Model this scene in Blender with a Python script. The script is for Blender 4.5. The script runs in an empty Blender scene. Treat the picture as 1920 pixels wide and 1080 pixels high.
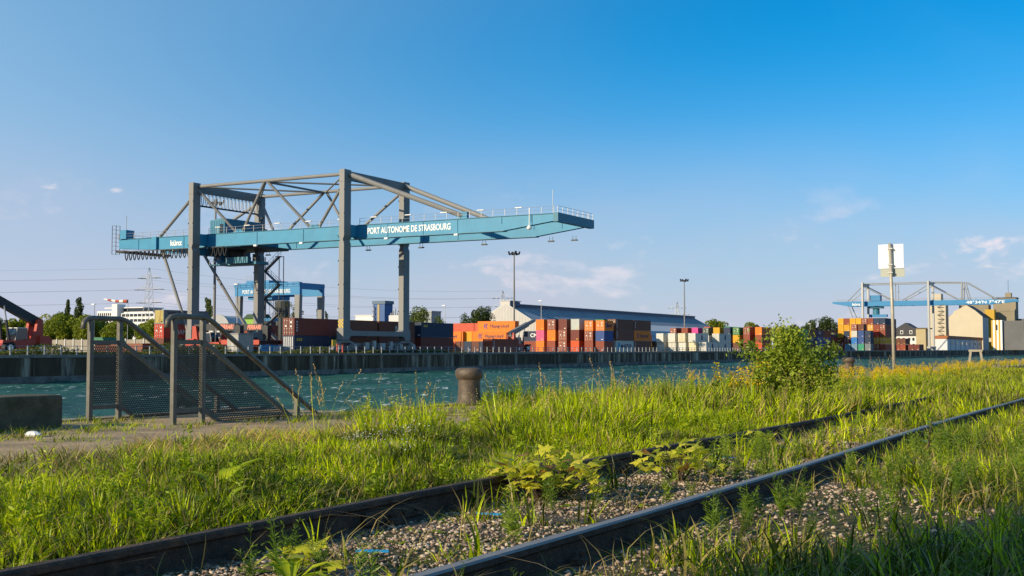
import bpy, math, random
import numpy as np
from mathutils import Vector, Matrix

# ------------------------------------------------------------------ camera, sky, sun, exposure
scene = bpy.context.scene
COL = scene.collection
R = math.radians

cam_data = bpy.data.cameras.new('camera')
cam = bpy.data.objects.new('camera', cam_data)
COL.objects.link(cam)
cam_data.sensor_width = 36.0
cam_data.lens = 2235.0 / 1920.0 * 36.0
cam_data.clip_start = 0.1
cam_data.clip_end = 9000.0
cam.location = (0, 0, 1.05)
cam.rotation_euler = (R(90 + 2.92), 0, R(28.8))
scene.camera = cam

SUN_EL = R(19.5)
SUN_DIR = Vector((-0.44, -0.898, 0)).normalized() * math.cos(SUN_EL) + Vector((0, 0, math.sin(SUN_EL)))
sun_data = bpy.data.lights.new('sun', 'SUN')
sun_data.energy = 5.0
sun_data.angle = R(0.5)
sun_data.color = (1.0, 0.835, 0.59)
sun = bpy.data.objects.new('sun', sun_data)
COL.objects.link(sun)
sun.rotation_euler = SUN_DIR.to_track_quat('Z', 'Y').to_euler()
sun.location = (-40, -60, 60)

scene.view_settings.view_transform = 'Standard'
scene.view_settings.look = 'None'
scene.view_settings.exposure = 0.25
scene.view_settings.gamma = 1.0

world = bpy.data.worlds.new('World')
scene.world = world
world.use_nodes = True


PUFFS = [(-0.875, 0.128, 0.010, 0.0055, .85), (-0.826, 0.126, 0.008, 0.003, .7), (-0.118, 0.077, 0.036, 0.014, .85), (-0.500, 0.074, 0.032, 0.010, .4), (-0.456, 0.069, 0.016, 0.006, .4)]


def build_world():
    nt = world.node_tree
    N, L = nt.nodes, nt.links
    N.clear()
    out = N.new('ShaderNodeOutputWorld')
    bg = N.new('ShaderNodeBackground')
    bg.inputs['Strength'].default_value = 0.084
    sky = N.new('ShaderNodeTexSky')
    sky.sky_type = 'NISHITA'
    sky.sun_disc = False
    sky.sun_elevation = SUN_EL
    sky.sun_rotation = math.atan2(SUN_DIR.x, SUN_DIR.y)
    sky.air_density = 1.0
    sky.dust_density = 0.6
    sky.ozone_density = 2.2
    hsv = N.new('ShaderNodeMix')
    hsv.data_type = 'RGBA'
    hsv.blend_type = 'MULTIPLY'
    hsv.inputs['Factor'].default_value = 1.0
    L.new(sky.outputs[0], hsv.inputs['A'])
    hsv.inputs['B'].default_value = (0.03, 0.93, 1.46, 1)
    tc = N.new('ShaderNodeTexCoord')
    sep = N.new('ShaderNodeSeparateXYZ')
    L.new(tc.outputs['Generated'], sep.inputs[0])

    def math_node(op, a, b=None, clamp=False):
        m = N.new('ShaderNodeMath')
        m.operation = op
        m.use_clamp = clamp
        for i, v in enumerate((a, b)):
            if v is None:
                continue
            if isinstance(v, (int, float)):
                m.inputs[i].default_value = v
            else:
                L.new(v, m.inputs[i])
        return m.outputs[0]

    def ramp(v, a, b, smooth=True):
        m = N.new('ShaderNodeMapRange')
        m.interpolation_type = 'SMOOTHSTEP' if smooth else 'LINEAR'
        L.new(v, m.inputs[0])
        m.inputs[1].default_value = a
        m.inputs[2].default_value = b
        return m.outputs[0]
    az = math_node('ARCTAN2', sep.outputs[0], sep.outputs[1])
    el = math_node('ARCSINE', sep.outputs[2])
    comb = N.new('ShaderNodeCombineXYZ')
    L.new(az, comb.inputs[0])
    L.new(math_node('MULTIPLY', el, 1.9), comb.inputs[1])

    def noise(scale, detail, rough, off, dist=0.0):
        mp = N.new('ShaderNodeMapping')
        mp.inputs['Location'].default_value = off
        L.new(comb.outputs[0], mp.inputs[0])
        n = N.new('ShaderNodeTexNoise')
        n.inputs['Scale'].default_value = scale
        n.inputs['Detail'].default_value = detail
        n.inputs['Roughness'].default_value = rough
        n.inputs['Distortion'].default_value = dist
        L.new(mp.outputs[0], n.inputs['Vector'])
        return n.outputs['Fac']
    # cumulus low over the horizon
    big = noise(11.0, 8.0, 0.56, (3.1, 0.4, 0.0), 0.25)
    fine = noise(34.0, 6.0, 0.6, (1.0, 2.0, 0.0))
    puffn = noise(46.0, 7.0, 0.62, (2.0, 5.0, 0.0), 0.4)
    cum = math_node('ADD', math_node('MULTIPLY', big, 0.8), math_node('MULTIPLY', fine, 0.2))
    cm = ramp(cum, 0.535, 0.65)
    band = math_node('MULTIPLY', ramp(el, 0.002, 0.03), math_node('SUBTRACT', 1.0, ramp(el, 0.07, 0.15)))
    cm = math_node('MULTIPLY', math_node('MULTIPLY', cm, band), 0.6)
    # a few separate puffs: azimuth, elevation, half width, half height
    for a0, e0, wa, we, op in PUFFS:
        da = math_node('DIVIDE', math_node('SUBTRACT', az, a0), wa)
        de = math_node('DIVIDE', math_node('SUBTRACT', el, e0), we)
        rr_ = math_node('ADD', math_node('MULTIPLY', da, da), math_node('MULTIPLY', de, de))
        body = math_node('ADD', math_node('SUBTRACT', 1.0, rr_), math_node('MULTIPLY', math_node('SUBTRACT', puffn, 0.5), 5.5))
        cm = math_node('MAXIMUM', cm, math_node('MULTIPLY', ramp(body, 0.1, 1.8), op))
    # soft flat veil low in the sky and a thin high veil
    veil = noise(3.6, 5.0, 0.55, (0.3, 7.7, 0.0), 0.6)
    vm = math_node('MULTIPLY', ramp(veil, 0.34, 0.72), math_node('SUBTRACT', 1.0, ramp(el, 0.03, 0.2)))
    haze = math_node('SUBTRACT', 1.0, ramp(el, -0.02, 0.31))
    haze = math_node('MULTIPLY', math_node('POWER', haze, 1.8), 0.88)
    cirrus = math_node('MULTIPLY', ramp(noise(2.1, 4.0, 0.5, (5.2, 1.7, 0.0), 0.8), 0.46, 0.8), 0.08)

    def mix(fac, a, col):
        m = N.new('ShaderNodeMix')
        m.data_type = 'RGBA'
        L.new(fac, m.inputs['Factor'])
        L.new(a, m.inputs['A'])
        m.inputs['B'].default_value = (*col, 1)
        return m.outputs['Result']
    # forward-scattered veil: paler towards the sun's side of the sky
    dt = N.new('ShaderNodeVectorMath')
    dt.operation = 'DOT_PRODUCT'
    L.new(tc.outputs['Generated'], dt.inputs[0])
    dt.inputs[1].default_value = SUN_DIR
    glow = math_node('MULTIPLY', ramp(dt.outputs['Value'], -0.6, 0.15), math_node('SUBTRACT', 1.0, math_node('MULTIPLY', ramp(el, 0.08, 0.55), 0.7)))
    c = hsv.outputs['Result']
    c = mix(glow, c, (3.6, 5.9, 8.3))
    c = mix(cirrus, c, (3.4, 5.6, 8.0))
    c = mix(haze, c, (6.4, 6.2, 7.5))
    c = mix(math_node('MULTIPLY', vm, 0.5), c, (5.9, 5.8, 7.0))
    c = mix(math_node('MULTIPLY', cm, 0.85), c, (9.3, 8.3, 8.7))
    L.new(c, bg.inputs[0])
    L.new(bg.outputs[0], out.inputs[0])


build_world()

# ------------------------------------------------------------------ helpers
rng = np.random.default_rng(7)
random.seed(11)


def srgb(h):
    h = h.lstrip('#')
    v = [int(h[i:i + 2], 16) / 255 for i in (0, 2, 4)]
    return tuple(x / 12.92 if x <= 0.04045 else ((x + 0.055) / 1.055) ** 2.4 for x in v)


def props(o, label=None, category=None, group=None, kind=None):
    if label:
        o['label'] = label
    if category:
        o['category'] = category
    if group:
        o['group'] = group
    if kind:
        o['kind'] = kind
    return o


def empty(name, loc=(0, 0, 0), label=None, category=None, group=None, rz=0.0):
    o = bpy.data.objects.new(name, None)
    o.empty_display_size = 0.3
    COL.objects.link(o)
    o.location = loc
    o.rotation_euler = (0, 0, rz)
    return props(o, label, category, group)


MATS = {}


def mat(name, col, rough=0.6, metal=0.0, var=0.12, scale=3.0, bump=0.0, bscale=30.0, streak=0.0,
        dirt=None, dirt_amt=0.0, spec=0.4, rnd=0.0, stretch=(1, 1, 1)):
    """procedural paint/concrete/metal: base colour broken up by noise, optional dirt, streaks and bump"""
    if name in MATS:
        return MATS[name]
    if isinstance(col, str):
        col = srgb(col)
    m = bpy.data.materials.new(name)
    m.use_nodes = True
    nt = m.node_tree
    N, L = nt.nodes, nt.links
    b = N['Principled BSDF']
    b.inputs['Roughness'].default_value = rough
    b.inputs['Metallic'].default_value = metal
    b.inputs['Specular IOR Level'].default_value = spec
    tc = N.new('ShaderNodeTexCoord')
    mp = N.new('ShaderNodeMapping')
    mp.inputs['Scale'].default_value = stretch
    L.new(tc.outputs['Object'], mp.inputs[0])
    n = N.new('ShaderNodeTexNoise')
    n.inputs['Scale'].default_value = scale
    n.inputs['Detail'].default_value = 6
    n.inputs['Roughness'].default_value = 0.65
    L.new(mp.outputs[0], n.inputs['Vector'])
    rp = N.new('ShaderNodeMapRange')
    rp.inputs[1].default_value = 0.3
    rp.inputs[2].default_value = 0.7
    rp.inputs[3].default_value = 1 - var
    rp.inputs[4].default_value = 1 + var
    L.new(n.outputs['Fac'], rp.inputs[0])
    fac = rp.outputs[0]
    if rnd:
        oi = N.new('ShaderNodeObjectInfo')
        r2 = N.new('ShaderNodeMapRange')
        r2.inputs[3].default_value = 1 - rnd
        r2.inputs[4].default_value = 1 + rnd
        L.new(oi.outputs['Random'], r2.inputs[0])
        mm = N.new('ShaderNodeMath')
        mm.operation = 'MULTIPLY'
        L.new(fac, mm.inputs[0])
        L.new(r2.outputs[0], mm.inputs[1])
        fac = mm.outputs[0]
    vm = N.new('ShaderNodeVectorMath')
    vm.operation = 'SCALE'
    vm.inputs[0].default_value = col
    L.new(fac, vm.inputs['Scale'])
    c = vm.outputs[0]
    if dirt_amt:
        d = N.new('ShaderNodeTexNoise')
        d.inputs['Scale'].default_value = scale * 0.7
        d.inputs['Detail'].default_value = 8
        d.inputs['Roughness'].default_value = 0.7
        mp2 = N.new('ShaderNodeMapping')
        mp2.inputs['Scale'].default_value = (1, 1, 1 - streak * 0.9)
        mp2.inputs['Location'].default_value = (4.2, 1.3, 7.7)
        L.new(tc.outputs['Object'], mp2.inputs[0])
        L.new(mp2.outputs[0], d.inputs['Vector'])
        dr = N.new('ShaderNodeMapRange')
        dr.interpolation_type = 'SMOOTHSTEP'
        dr.inputs[1].default_value = 0.48
        dr.inputs[2].default_value = 0.68
        dr.inputs[4].default_value = dirt_amt
        L.new(d.outputs['Fac'], dr.inputs[0])
        mx = N.new('ShaderNodeMix')
        mx.data_type = 'RGBA'
        L.new(dr.outputs[0], mx.inputs['Factor'])
        L.new(c, mx.inputs['A'])
        mx.inputs['B'].default_value = (*(srgb(dirt) if isinstance(dirt, str) else dirt), 1)
        c = mx.outputs['Result']
    L.new(c, b.inputs['Base Color'])
    if bump:
        bn = N.new('ShaderNodeTexNoise')
        bn.inputs['Scale'].default_value = bscale
        bn.inputs['Detail'].default_value = 5
        L.new(tc.outputs['Object'], bn.inputs['Vector'])
        bp = N.new('ShaderNodeBump')
        bp.inputs['Strength'].default_value = bump
        bp.inputs['Distance'].default_value = 0.02
        L.new(bn.outputs['Fac'], bp.inputs['Height'])
        L.new(bp.outputs[0], b.inputs['Normal'])
    MATS[name] = m
    return m


class MB:
    """collects boxes, tubes and prisms; build() links them as one mesh object"""

    def __init__(self):
        self.v, self.f = [], []

    def add(self, vs, fs):
        o = len(self.v)
        self.v += [tuple(p) for p in vs]
        self.f += [tuple(o + i for i in f) for f in fs]
        return self

    def box(self, x0, x1, y0, y1, z0, z1):
        x0, x1 = min(x0, x1), max(x0, x1)
        y0, y1 = min(y0, y1), max(y0, y1)
        z0, z1 = min(z0, z1), max(z0, z1)
        return self.add([(x0, y0, z0), (x1, y0, z0), (x1, y1, z0), (x0, y1, z0),
                         (x0, y0, z1), (x1, y0, z1), (x1, y1, z1), (x0, y1, z1)],
                        [(3, 2, 1, 0), (4, 5, 6, 7), (0, 1, 5, 4), (1, 2, 6, 5), (2, 3, 7, 6), (3, 0, 4, 7)])

    def bar(self, p, q, w, h, up=(0, 0, 1)):
        """square bar from p to q"""
        p, q = Vector(p), Vector(q)
        d = (q - p).normalized()
        u = Vector(up)
        if abs(d.dot(u)) > 0.98:
            u = Vector((0, 1, 0))
        s = d.cross(u).normalized()
        t = s.cross(d).normalized()
        vs = []
        for c in (p, q):
            for a, b in ((-1, -1), (1, -1), (1, 1), (-1, 1)):
                vs.append(c + s * (a * w / 2) + t * (b * h / 2))
        return self.add(vs, [(0, 1, 2, 3), (7, 6, 5, 4), (0, 4, 5, 1), (1, 5, 6, 2), (2, 6, 7, 3), (3, 7, 4, 0)])

    def tube(self, pts, r, n=8, cap=True):
        pts = [Vector(p) for p in pts]
        rr = r if isinstance(r, (list, tuple)) else [r] * len(pts)
        d0 = (pts[1] - pts[0]).normalized()
        ref = Vector((0, 0, 1)) if abs(d0.z) < 0.9 else Vector((0, 1, 0))
        bend = Vector((0, 0, 0))
        for i in range(1, len(pts) - 1):
            cr_ = (pts[i] - pts[i - 1]).normalized().cross((pts[i + 1] - pts[i]).normalized())
            bend += cr_ if cr_.dot(bend) >= 0 else -cr_
        if bend.length > 0.02:
            ref = bend.normalized()
        vs, fs = [], []
        for i, p in enumerate(pts):
            if i == 0:
                d = pts[1] - pts[0]
            elif i == len(pts) - 1:
                d = pts[-1] - pts[-2]
            else:
                d = (pts[i + 1] - pts[i]).normalized() + (pts[i] - pts[i - 1]).normalized()
            d.normalize()
            s = d.cross(ref)
            if s.length < 1e-3:
                s = d.cross(Vector((1, 0, 0)))
            s.normalize()
            t = s.cross(d)
            for k in range(n):
                a = 2 * math.pi * k / n
                vs.append(p + (s * math.cos(a) + t * math.sin(a)) * rr[i])
        for i in range(len(pts) - 1):
            for k in range(n):
                a, b = i * n + k, i * n + (k + 1) % n
                fs.append((a, a + n, b + n, b))
        if cap:
            fs.append(tuple(range(n)))
            fs.append(tuple(reversed(range((len(pts) - 1) * n, len(pts) * n))))
        return self.add(vs, fs)

    def prism(self, prof, axis, a, b):
        """profile of 2-D points swept along an axis from a to b"""
        n = len(prof)

        def P(u, v, w):
            return {'x': (w, u, v), 'y': (u, w, v), 'z': (u, v, w)}[axis]
        vs = [P(u, v, a) for u, v in prof] + [P(u, v, b) for u, v in prof]
        fs = [tuple(range(n)), tuple(reversed(range(n, 2 * n)))]
        fs += [(i, i + n, (i + 1) % n + n, (i + 1) % n) for i in range(n)]
        return self.add(vs, fs)

    def lathe(self, prof, c=(0, 0, 0), n=20):
        vs, fs = [], []
        for r, z in prof:
            for k in range(n):
                a = 2 * math.pi * k / n
                vs.append((c[0] + r * math.cos(a), c[1] + r * math.sin(a), c[2] + z))
        for i in range(len(prof) - 1):
            for k in range(n):
                a, b = i * n + k, i * n + (k + 1) % n
                fs.append((a, b, b + n, a + n))
        fs.append(tuple(reversed(range(n))))
        fs.append(tuple(range((len(prof) - 1) * n, len(prof) * n)))
        return self.add(vs, fs)

    def mesh(self, name, m=None, origin=(0, 0, 0), smooth=False):
        me = bpy.data.meshes.new(name)
        ox, oy, oz = origin
        me.from_pydata([(x - ox, y - oy, z - oz) for x, y, z in self.v], [], self.f)
        me.validate()
        import bmesh
        bm = bmesh.new()
        bm.from_mesh(me)
        bmesh.ops.recalc_face_normals(bm, faces=bm.faces)
        bm.to_mesh(me)
        bm.free()
        if m:
            me.materials.append(m)
        if smooth:
            for p in me.polygons:
                p.use_smooth = True
        return me

    def build(self, name, m, parent=None, origin=None, smooth=False, **kw):
        if origin is None:
            origin = (0, 0, 0)
            if parent is not None:
                p = parent
                origin = Vector((0, 0, 0))
                while p is not None:
                    origin = origin + p.location
                    p = p.parent
        me = self.mesh(name, m, origin, smooth)
        o = bpy.data.objects.new(name, me)
        COL.objects.link(o)
        if parent is not None:
            o.parent = parent
        else:
            o.location = origin
        return props(o, **kw)


def mesh_obj(name, me, parent=None, loc=(0, 0, 0), rot=(0, 0, 0), scale=(1, 1, 1), **kw):
    o = bpy.data.objects.new(name, me)
    COL.objects.link(o)
    o.parent = parent
    o.location = loc
    o.rotation_euler = rot
    o.scale = scale
    return props(o, **kw)


def copy_tree(o, parent=None):
    c = o.copy()
    COL.objects.link(c)
    c.parent = parent
    for ch in o.children:
        copy_tree(ch, c)
    return c


def text_mesh(txt, size, m, extrude=0.01, bold=0.0, shear=0.0, squeeze=1.0):
    cu = bpy.data.curves.new('lettering', 'FONT')
    cu.body = txt
    cu.size = size
    cu.extrude = extrude
    cu.offset = bold
    cu.shear = shear
    cu.align_x = 'LEFT'
    cu.resolution_u = 3
    o = bpy.data.objects.new('lettering', cu)
    COL.objects.link(o)
    dg = bpy.context.evaluated_depsgraph_get()
    me = bpy.data.meshes.new_from_object(o.evaluated_get(dg))
    bpy.data.objects.remove(o)
    bpy.data.curves.remove(cu)
    w = max((v.co.x for v in me.vertices), default=1) * squeeze
    for v in me.vertices:
        v.co.x *= squeeze
    me.materials.clear()
    me.materials.append(m)
    return me, w


ROT_MY = (R(90), 0, 0)            # lettering that faces -Y
ROT_PX = (R(90), 0, R(90))        # lettering that faces +X

# ------------------------------------------------------------------ shared materials
M_CONC = mat('weathered concrete', '#8f8674', 0.9, var=0.25, scale=1.6, bump=0.5, bscale=25, dirt='#4b463a', dirt_amt=0.6)
M_GREY_PAINT = mat('warm grey crane paint', (0.20, 0.20, 0.195), 0.55, var=0.06, scale=0.6, dirt=(0.14, 0.13, 0.11), dirt_amt=0.35, streak=1.0)
M_TEAL = mat('teal crane paint', (0.022, 0.215, 0.37), 0.5, var=0.12, scale=0.35, dirt=(0.04, 0.25, 0.38), dirt_amt=0.4, streak=0.6)
M_TEAL2 = mat('blue crane paint', (0.018, 0.19, 0.40), 0.5, var=0.07, scale=0.3)
M_HOUSE = mat('dark teal sheeting', (0.03, 0.17, 0.25), 0.5, var=0.1, scale=0.8)
M_GALV = mat('galvanised steel', (0.33, 0.335, 0.33), 0.45, 0.3, var=0.12, scale=4)
M_DARK = mat('dark steel', (0.03, 0.032, 0.035), 0.5, var=0.2, scale=3)
M_BLACK = mat('black rubber', (0.012, 0.012, 0.013), 0.6, var=0.1)
M_WHITE = mat('white paint', (0.78, 0.77, 0.74), 0.6, var=0.04)
M_GLASS = mat('dark window glass', (0.02, 0.03, 0.04), 0.08, var=0.05, spec=0.8)
M_RED = mat('red machine paint', (0.42, 0.055, 0.03), 0.45, var=0.1, scale=2)
M_YELLOW = mat('yellow sign paint', (0.65, 0.42, 0.02), 0.5, var=0.05)
M_BARK = mat('bark', (0.07, 0.05, 0.035), 0.9, var=0.3, scale=4, bump=0.6)

# ------------------------------------------------------------------ the setting
WATER_Z = -3.15
QUAY_Z = 0.30
WALL = [(-122, 40), (-122, 440), (-104, 545), (-98, 620), (-94, 720), (-84, 860), (-70, 1000), (-40, 1500)]


def wall_x(y):
    for (xa, ya), (xb, yb) in zip(WALL, WALL[1:]):
        if y <= yb:
            return xa + (xb - xa) * (y - ya) / (yb - ya)
    return WALL[-1][0]


def vnoise(x, y, s, seed=0):
    """smooth value noise for placing and shaping things"""
    x = np.asarray(x, float) / s
    y = np.asarray(y, float) / s
    xi, yi = np.floor(x).astype(int), np.floor(y).astype(int)
    fx, fy = x - xi, y - yi
    fx, fy = fx * fx * (3 - 2 * fx), fy * fy * (3 - 2 * fy)

    def h(i, j):
        n = (i * 374761393 + j * 668265263 + seed * 982451653) & 0x7fffffff
        n = ((n ^ (n >> 13)) * 1274126177) & 0x7fffffff
        return ((n ^ (n >> 16)) & 0xffff) / 65535.0
    return (h(xi, yi) * (1 - fx) + h(xi + 1, yi) * fx) * (1 - fy) + (h(xi, yi + 1) * (1 - fx) + h(xi + 1, yi + 1) * fx) * fy


def grid_mesh(name, V, nu, nv, m, smooth=True):
    me = bpy.data.meshes.new(name)
    i = np.arange(nu - 1)[:, None] * nv + np.arange(nv - 1)[None, :]
    F = np.stack([i, i + nv, i + nv + 1, i + 1], -1).reshape(-1, 4)
    me.vertices.add(len(V))
    me.vertices.foreach_set('co', V.astype(np.float32).ravel())
    me.loops.add(F.size)
    me.loops.foreach_set('vertex_index', F.astype(np.int32).ravel())
    me.polygons.add(len(F))
    me.polygons.foreach_set('loop_start', (np.arange(len(F)) * 4).astype(np.int32))
    me.update(calc_edges=True)
    if smooth:
        me.polygons.foreach_set('use_smooth', np.ones(len(F), bool))
    me.materials.append(m)
    return me


def ground_material():
    m = bpy.data.materials.new('soil and turf')
    m.use_nodes = True
    N, L = m.node_tree.nodes, m.node_tree.links
    b = N['Principled BSDF']
    b.inputs['Roughness'].default_value = 0.95
    b.inputs['Specular IOR Level'].default_value = 0.1
    tc = N.new('ShaderNodeTexCoord')
    n1 = N.new('ShaderNodeTexNoise')
    n1.inputs['Scale'].default_value = 0.9
    n1.inputs['Detail'].default_value = 8
    n1.inputs['Roughness'].default_value = 0.7
    n2 = N.new('ShaderNodeTexNoise')
    n2.inputs['Scale'].default_value = 18
    n2.inputs['Detail'].default_value = 6
    for n in (n1, n2):
        L.new(tc.outputs['Object'], n.inputs['Vector'])
    cr = N.new('ShaderNodeValToRGB')
    cr.color_ramp.elements[0].position = 0.36
    cr.color_ramp.elements[0].color = (0.045, 0.06, 0.015, 1)
    cr.color_ramp.elements[1].position = 0.62
    cr.color_ramp.elements[1].color = (0.13, 0.10, 0.06, 1)
    ad = N.new('ShaderNodeMath')
    ad.operation = 'MULTIPLY_ADD'
    ad.inputs[1].default_value = 0.5
    L.new(n2.outputs['Fac'], ad.inputs[0])
    sb = N.new('ShaderNodeMath')
    sb.operation = 'SUBTRACT'
    sb.inputs[1].default_value = 0.25
    L.new(n1.outputs['Fac'], sb.inputs[0])
    L.new(sb.outputs[0], ad.inputs[2])
    L.new(ad.outputs[0], cr.inputs[0])
    L.new(cr.outputs[0], b.inputs['Base Color'])
    bp = N.new('ShaderNodeBump')
    bp.inputs['Strength'].default_value = 0.8
    bp.inputs['Distance'].default_value = 0.03
    L.new(n2.outputs['Fac'], bp.inputs['Height'])
    L.new(bp.outputs[0], b.inputs['Normal'])
    return m


M_SOIL = ground_material()


def track_shift(y):
    return 0.014 * (np.asarray(y, float) - 9.0)


RAIL_L, RAIL_R = -4.02, -2.50


def ground_z(x, y):
    """gentle lumps, a shallow ballast bed between the rails"""
    x = np.asarray(x, float)
    y = np.asarray(y, float)
    z = 0.045 + 0.05 * (vnoise(x, y, 0.9, 3) - 0.5) + 0.06 * (vnoise(x, y, 3.1, 4) - 0.5)
    c = (RAIL_L + RAIL_R) / 2 + track_shift(y)
    d = np.abs(x - c)
    bed = 1 / (1 + np.exp((d - 1.25) * 9))
    z = z * (1 - bed) + bed * (0.022 + 0.03 * (vnoise(x, y, 0.4, 5) - 0.5))
    return np.where(x < -7.7, np.minimum(z, 0.0) - 0.02, z)


xs = np.concatenate([np.linspace(-11.25, 1.0, 124), np.geomspace(1.4, 3000, 26)])
ys = np.concatenate([-np.geomspace(3000, 4, 22), np.linspace(-3.0, 40, 220), np.geomspace(41, 5000, 60)])
GX, GY = np.meshgrid(xs, ys, indexing='ij')
GZ = ground_z(GX, GY)
V = np.stack([GX, GY, GZ], -1).reshape(-1, 3)
mesh_obj('ground', grid_mesh('ground', V, len(xs), len(ys), M_SOIL), kind='structure')

M_YARD = mat('yard asphalt', (0.11, 0.10, 0.085), 0.9, var=0.25, scale=0.05, bump=0.3, bscale=2, dirt=(0.16, 0.14, 0.10), dirt_amt=0.6)
mb = MB()
pl = [(x - 0.2, y) for x, y in WALL]
pl = [(-122.2, -3000)] + pl + [(-40.2, 5000)]
n = len(pl)
mb.add([(x, y, QUAY_Z - 0.004) for x, y in pl] + [(-6000, y, QUAY_Z - 0.004) for x, y in pl],
       [(i, i + 1, n + i + 1, n + i) for i in range(n - 1)])
mb.build('yard', M_YARD, kind='structure')


def water_material():
    m = bpy.data.materials.new('choppy canal water')
    m.use_nodes = True
    N, L = m.node_tree.nodes, m.node_tree.links
    N.remove(N['Principled BSDF'])
    b = N.new('ShaderNodeBsdfDiffuse')
    gl = N.new('ShaderNodeBsdfGlossy')
    gl.inputs['Roughness'].default_value = 0.14
    fr = N.new('ShaderNodeFresnel')
    fr.inputs['IOR'].default_value = 1.33
    lim = N.new('ShaderNodeMath')      # wave faces hide the most grazing reflections
    lim.operation = 'MINIMUM'
    lim.inputs[1].default_value = 0.13
    L.new(fr.outputs[0], lim.inputs[0])
    ms = N.new('ShaderNodeMixShader')
    L.new(lim.outputs[0], ms.inputs[0])
    L.new(b.outputs[0], ms.inputs[1])
    L.new(gl.outputs[0], ms.inputs[2])
    L.new(ms.outputs[0], N['Material Output'].inputs[0])
    tc = N.new('ShaderNodeTexCoord')

    def noise(scale, detail, stretch, rough=0.6):
        mp = N.new('ShaderNodeMapping')
        mp.inputs['Scale'].default_value = stretch
        mp.inputs['Rotation'].default_value = (0, 0, R(25))
        L.new(tc.outputs['Object'], mp.inputs[0])
        t = N.new('ShaderNodeTexNoise')
        t.inputs['Scale'].default_value = scale
        t.inputs['Detail'].default_value = detail
        t.inputs['Roughness'].default_value = rough
        L.new(mp.outputs[0], t.inputs['Vector'])
        return t.outputs['Fac']
    ripple = noise(2.2, 6, (1, 0.55, 1))
    bp = N.new('ShaderNodeBump')
    bp.inputs['Strength'].default_value = 1.0
    bp.inputs['Distance'].default_value = 0.16
    L.new(ripple, bp.inputs['Height'])
    for nd in (b, gl, fr):
        L.new(bp.outputs[0], nd.inputs['Normal'])
    patch = noise(0.07, 4, (1, 0.4, 1))
    cr = N.new('ShaderNodeValToRGB')
    cr.color_ramp.elements[0].position = 0.35
    cr.color_ramp.elements[0].color = (0.016, 0.072, 0.063, 1)
    cr.color_ramp.elements[1].position = 0.65
    cr.color_ramp.elements[1].color = (0.034, 0.125, 0.093, 1)
    L.new(patch, cr.inputs[0])
    # small breaking crests
    foam = noise(1.15, 5, (1, 0.5, 1), 0.62)
    gate = noise(0.22, 3, (1, 0.7, 1))
    mr = N.new('ShaderNodeMapRange')
    mr.interpolation_type = 'SMOOTHSTEP'
    mr.inputs[1].default_value = 0.60
    mr.inputs[2].default_value = 0.635
    L.new(foam, mr.inputs[0])
    mg = N.new('ShaderNodeMapRange')
    mg.interpolation_type = 'SMOOTHSTEP'
    mg.inputs[1].default_value = 0.42
    mg.inputs[2].default_value = 0.60
    L.new(gate, mg.inputs[0])
    mu = N.new('ShaderNodeMath')
    mu.operation = 'MULTIPLY'
    L.new(mr.outputs[0], mu.inputs[0])
    L.new(mg.outputs[0], mu.inputs[1])
    mx = N.new('ShaderNodeMix')
    mx.data_type = 'RGBA'
    L.new(mu.outputs[0], mx.inputs['Factor'])
    L.new(cr.outputs[0], mx.inputs['A'])
    mx.inputs['B'].default_value = (0.7, 0.75, 0.74, 1)
    L.new(mx.outputs['Result'], b.inputs['Color'])
    return m


M_WATER = water_material()
rr = np.geomspace(9.0, 2600.0, 310)
th = np.linspace(R(-118), R(12), 500)
RR, TH = np.meshgrid(rr, th, indexing='ij')
WX, WY = RR * np.sin(TH), RR * np.cos(TH)
WZ = np.zeros_like(WX)
for k in range(26):
    lam = 0.9 * 1.14 ** k
    ang = R(-62 + rng.normal(0, 26))
    amp = 0.0135 * lam ** 0.85 if lam < 5 else 0.04
    fade = np.clip(1.6 - RR * 0.012 * 3.0 / lam, 0, 1)
    kx, ky = math.cos(ang) * 2 * math.pi / lam, math.sin(ang) * 2 * math.pi / lam
    ph = kx * WX + ky * WY + rng.uniform(0, 6.28) + 1.6 * (vnoise(WX, WY, lam * 3.3, 20 + k) - 0.5)
    s_ = np.sin(ph)
    WZ += amp * fade * (s_ + 0.25 * np.cos(2 * ph))
V = np.stack([WX, WY, WATER_Z + WZ], -1).reshape(-1, 3)
mesh_obj('water', grid_mesh('water', V, len(rr), len(th), M_WATER), kind='structure')
mb = MB().add([(-6000, -3000, -5), (200, -3000, -5), (200, 5000, -5), (-6000, 5000, -5)], [(0, 1, 2, 3)])
mb.build('canal_bed', M_DARK, kind='structure')

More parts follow.
